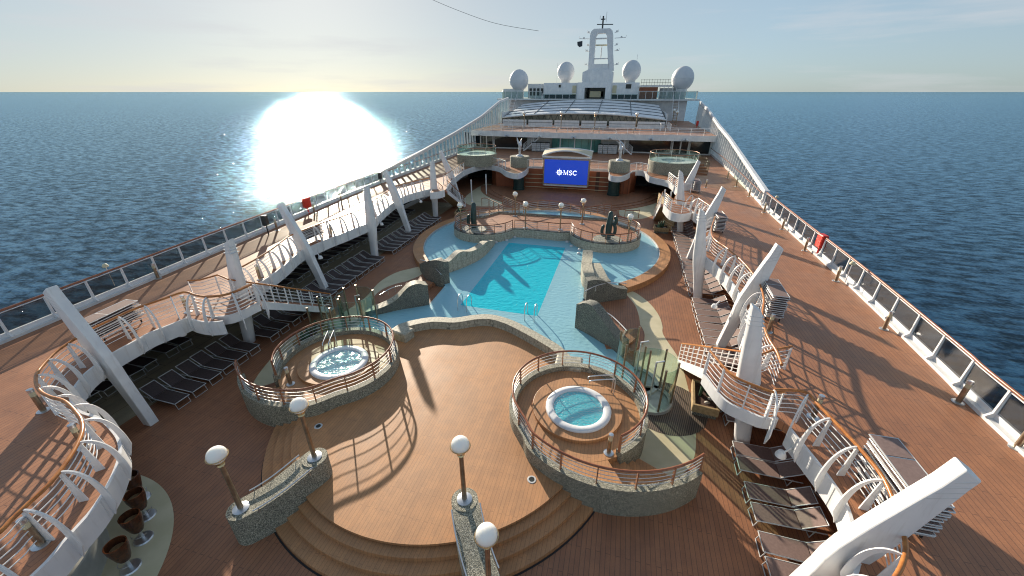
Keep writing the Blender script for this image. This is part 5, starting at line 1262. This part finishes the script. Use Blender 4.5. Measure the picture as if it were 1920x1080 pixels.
def glass_row(label, pts, h=1.1):
    R = resample([Vector(p) for p in pts], 1.5); t2 = thing('glass_railing', label, 'railing', R[0]); nn = normals2(R)
    for i in range(len(R) - 1):
        a, b = R[i], R[i + 1]; m_ = MB(); m_.add([a, b, b + Vector((0, 0, h)), a + Vector((0, 0, h))], [(0, 1, 2, 3)]); m_.build('glass_pane', 'screen_glass', t2)
    for p in R: m_ = MB(); m_.box(p + Vector((0, 0, h / 2)), (.07, .07, h)); m_.build('post', 'white_paint', t2)
    m_ = MB(); m_.tube([p + Vector((0, 0, h)) for p in R], .05, 5); m_.build('handrail', 'white_paint', t2, 60)
glass_row('glass railing on top of forward house, port part', [(-30.8, HY + 6, ZT + .05), (-30.2, HY - .6, ZT + .05), (-20.2, HY - .6, ZT + .05)], 1.6)
glass_row('glass railing on top of forward house, starboard part', [(2.2, HY - .6, ZT + .05), (14.6, HY - .6, ZT + .05), (15.2, HY + 6, ZT + .05)], 1.6)
glass_row('low glass railing before the port block of forward house', [(-20, HY - .6, ZT + .05), (-12, HY - .6, ZT + .05)], 1.1)
glass_row('low glass railing before the starboard block of forward house', [(-4, HY - .6, ZT + .05), (2, HY - .6, ZT + .05)], 1.1)
# wing blocks and lattice sports rail
t_ = thing('side_cabin', 'low brown and white cabin beside the starboard radome', 'cabin', (7, HY + 6, ZT))
m_ = MB(); m_.box((4.2, HY + 3, ZT + 1.3), (4.0, 4, 2.4)); m_.build('brown_wall', 'wood_wall', t_)
m_ = MB(); m_.box((5.4, HY + 3, ZT + 2.7), (7.5, 5, .25)); m_.build('roof', 'white_paint', t_)
m_ = MB(); m_.box((8.6, HY + 4, ZT + 1.2), (3.6, 3, 2.2)); m_.build('white_wall', 'white_worn', t_)
for k in range(5): m_ = MB(); m_.box((6.6 + k * .9, HY + 1, ZT + 1.3), (.12, .12, 2.4)); m_.build('post', 'white_paint', t_)
t_ = thing('court_frame', 'dark lattice frame above the cabins behind starboard radome', 'frame', (6, HY + 9, 13))
for k in range(15): m_ = MB(); m_.box((2.6 + .62 * k, HY + 9, 14.0), (.06, .06, 1.5)); m_.build('upright', 'black_metal', t_)
for k in range(3): m_ = MB(); m_.box((6.9, HY + 9, 13.4 + .6 * k), (8.8, .06, .06)); m_.build('cross_bar', 'black_metal', t_)
t_ = thing('side_cabin', 'white equipment cabin beside the port radome', 'cabin', (-22, HY + 6, ZT))
m_ = MB(); m_.box((-22.2, HY + 5, ZT + 1.7), (4.2, 5, 3.2)); m_.build('wall', 'white_worn', t_)
for k in range(4): m_ = MB(); m_.box((-23.6 + .95 * k, HY + 2.45, ZT + 1.5), (.6, .08, 1.6)); m_.build('window', 'dark_window', t_)
m_ = MB(); m_.box((-28.6, HY + 3, ZT + 1.1), (3.2, 4, 2.2)); m_.build('side_wall', 'white_worn', t_)
for px, lab in (((-27.0, 'ladder-like white stairs at port side of the forward house'), (10.2, 'dark stairs at the starboard side of forward house'))):
    s_ = thing('staircase', lab, 'staircase', (px, HY - 3, OZ))
    for dx in (-.6, .6): m_ = MB(); m_.tube([(px + dx, HY - 6, OZ + .6), (px + dx, HY - .5, ZT + 1.0)], .05, 5); m_.build('handrail', 'white_paint', s_, 60)
    for k in range(14): m_ = MB(); m_.box((px, HY - 5.6 + .36 * k, OZ + .15 + .31 * k), (1.1, .34, .05)); m_.build('tread', 'deck', s_)
def radome(label, px, py, rpx, Y, zb_):
    c = aty(px, py, Y); r = rpx * (aty(px + 1, py, Y).x - aty(px, py, Y).x) * .97
    t2 = thing('radome', label, 'radome', (c.x, c.y, zb_)); m_ = MB(); m_.ball(c, r, 32, sz=1.06); m_.build('dome', 'radome', t2, True)
    m_ = MB(); m_.lathe((c.x, c.y, 0), [(r * .52, zb_), (r * .55, c.z - r * .82), (r * .72, c.z - r * .70)], 24); m_.build('base', 'white_worn', t2, 50)
    m_ = MB(); m_.tube(arc(c.x, c.y, r * 1.004, 0, 352, 44, c.z), .03, 4, True); m_.build('seam', 'white_worn', t2)
radome('big white radome at far port side', 973, 151, 17.7, HY + 2, ZT)
radome('white radome to the left of mast', 1061, 135, 16.5, HY + 5, 13.9)
radome('white radome to the right of mast', 1184, 133, 18.3, HY + 5, 13.9)
radome('big white radome at far starboard side', 1280, 147.5, 21.8, HY + 2, ZT)
t_ = thing('mast', 'tall white arch-shaped mast with radar and antenna arms', 'mast', (-7.6, HY + 3, 13.9))
MY = HY + 3.5
m_ = MB(); m_.plate([(-11.1, 13.9), (-4.1, 13.9), (-4.0, 16.1), (-5, 16.6), (-10.0, 16.6), (-11.1, 16.1)], (0, HY + 4, 0), (1, 0, 0), (0, 0, 1), 5); m_.build('base_block', 'white_paint', t_, bev=.15)
outer = [(-9.95, 16.4), (-10.2, 21), (-10.15, 23.5), (-9.9, 24.2), (-9.3, 24.75), (-6.1, 24.75), (-5.4, 24.2), (-5.1, 23.4), (-4.9, 21), (-4.1, 16.4)]
m_ = MB()
for P2 in ([(-10.0, 16.4), (-8.75, 16.4), (-8.75, 23.3), (-8.4, 23.85), (-8.4, 24.75), (-9.3, 24.75), (-9.85, 24.3), (-10.1, 23.5), (-10.0, 20)], [(-4.0, 16.4), (-4.6, 20), (-4.95, 23.5), (-5.2, 24.3), (-5.75, 24.75), (-6.7, 24.75), (-6.7, 23.85), (-6.3, 23.3), (-5.3, 16.4)],
           [(-8.4, 23.85), (-6.7, 23.85), (-6.7, 24.75), (-8.4, 24.75)], [(-8.75, 16.4), (-5.3, 16.4), (-5.4, 17.8), (-8.75, 17.8)]): m_.plate(P2, (0, MY, 0), (1, 0, 0), (0, 0, 1), 1.6)
m_.build('arch', 'white_paint', t_)
for z in (18.9, 22.9): m_ = MB(); m_.box((-7.3, MY, z), (3.4, 1.0, .22)); m_.build('platform', 'white_worn', t_)
m_ = MB(); m_.tube([(-7.3, MY, 18.9), (-7.3, MY, 21.4)], .12, 8); m_.build('radar_post', 'white_worn', t_, 60)
m_ = MB(); m_.box((-7.4, MY, 21.6), (2.6, .3, .28), .15); m_.build('radar_scanner', 'cream', t_, bev=.04)
m_ = MB(); m_.box((-7.5, MY, 26.6), (1.0, .25, .2)); m_.tube([(-7.5, MY, 24.7), (-7.5, MY, 27.2)], .18, 8); m_.box((-7.0, MY, 25.6), (3.6, .2, .16), .2); m_.tube([(-6.8, MY, 26), (-6.8, MY, 28)], .03, 4); m_.tube([(-8.2, MY, 26.6), (-8.2, MY, 27.3)], .03, 4); m_.build('top_antenna', 'dark_window', t_)
for z, l in ((17.6, .9), (20.4, 1.0), (21.5, .7), (22.9, 2.5), (24.0, .8)):
    for sg, xb in ((-1, -10.0), (1, -4.7)):
        xx = xb + (0.0 if sg < 0 else (24 - z) * .1); m_ = MB(); m_.tube([(xx, MY, z), (xx + sg * l, MY, z + .1), (xx + sg * l, MY, z + .5)], .07, 5); m_.box((xx + sg * l * .6, MY, z + .22), (.35, .3, .3)); m_.build('antenna_arm', 'white_worn', t_)
m_ = MB(); m_.plate([(0, 0), (1.2, .15), (1.25, -.9), (.6, -1.1), (.1, -.7)], (-13.0, MY, 22.4), (1, 0, 0), (0, 0, 1), .03); tag(m_.build('flag', 'flag_cloth'), 'small dark flag hanging from the port arm of mast', 'flag')
for x, z, lab in ((-17.6, 18.2, 'thin whip antenna beside the left radome of mast'), (.9, 19.7, 'thin whip antenna beside the right radome of mast')):
    m_ = MB(); m_.tube([(x, HY + 5, 13.9), (x, HY + 5, z)], .035, 4); tag(m_.build('whip_antenna', 'white_worn'), lab, 'antenna')
# stay cable up to the left of the mast
P = smooth([aty(805, -3, 100), aty(860, 20, 100), aty(930, 44, 101), aty(1010, 58, 103)], 6)
m_ = MB(); m_.tube(P, .035, 4); tag(m_.build('stay_cable', 'black_metal'), 'thin dark cable hanging across the sky left of mast', 'cable')

# small white floodlights clamped under the gallery fascias
for px, py, lab in ((335, 622, 'white floodlight clamped to the near port gallery edge'), (596, 480, 'white floodlight on the port gallery edge by the second pylon'), (712, 418, 'white floodlight on port gallery edge beyond the middle pylon'), (786, 376, 'white floodlight on port gallery edge before far stairs'),
                    (1478, 850, 'white floodlight clamped to the nearest starboard gallery edge'), (1347, 572, 'white floodlight on starboard gallery edge by second pylon')):
    p = at(px, py, 2.3); sg = 1 if px < 960 else -1; p.x += .12 * sg
    t_ = thing('floodlight', lab, 'floodlight', p); m_ = MB(); m_.tube([p + Vector((-.15 * sg, 0, .25)), p], .03, 6); m_.build('bracket', 'white_paint', t_, 60)
    m_ = MB(); m_.lathe(p + Vector((.05 * sg, 0, -.12)), [(0, .16), (.10, .14), (.15, .02), (.15, -.04), (0, -.02)], 14); m_.build('lamp_head', 'white_paint', t_, 50)
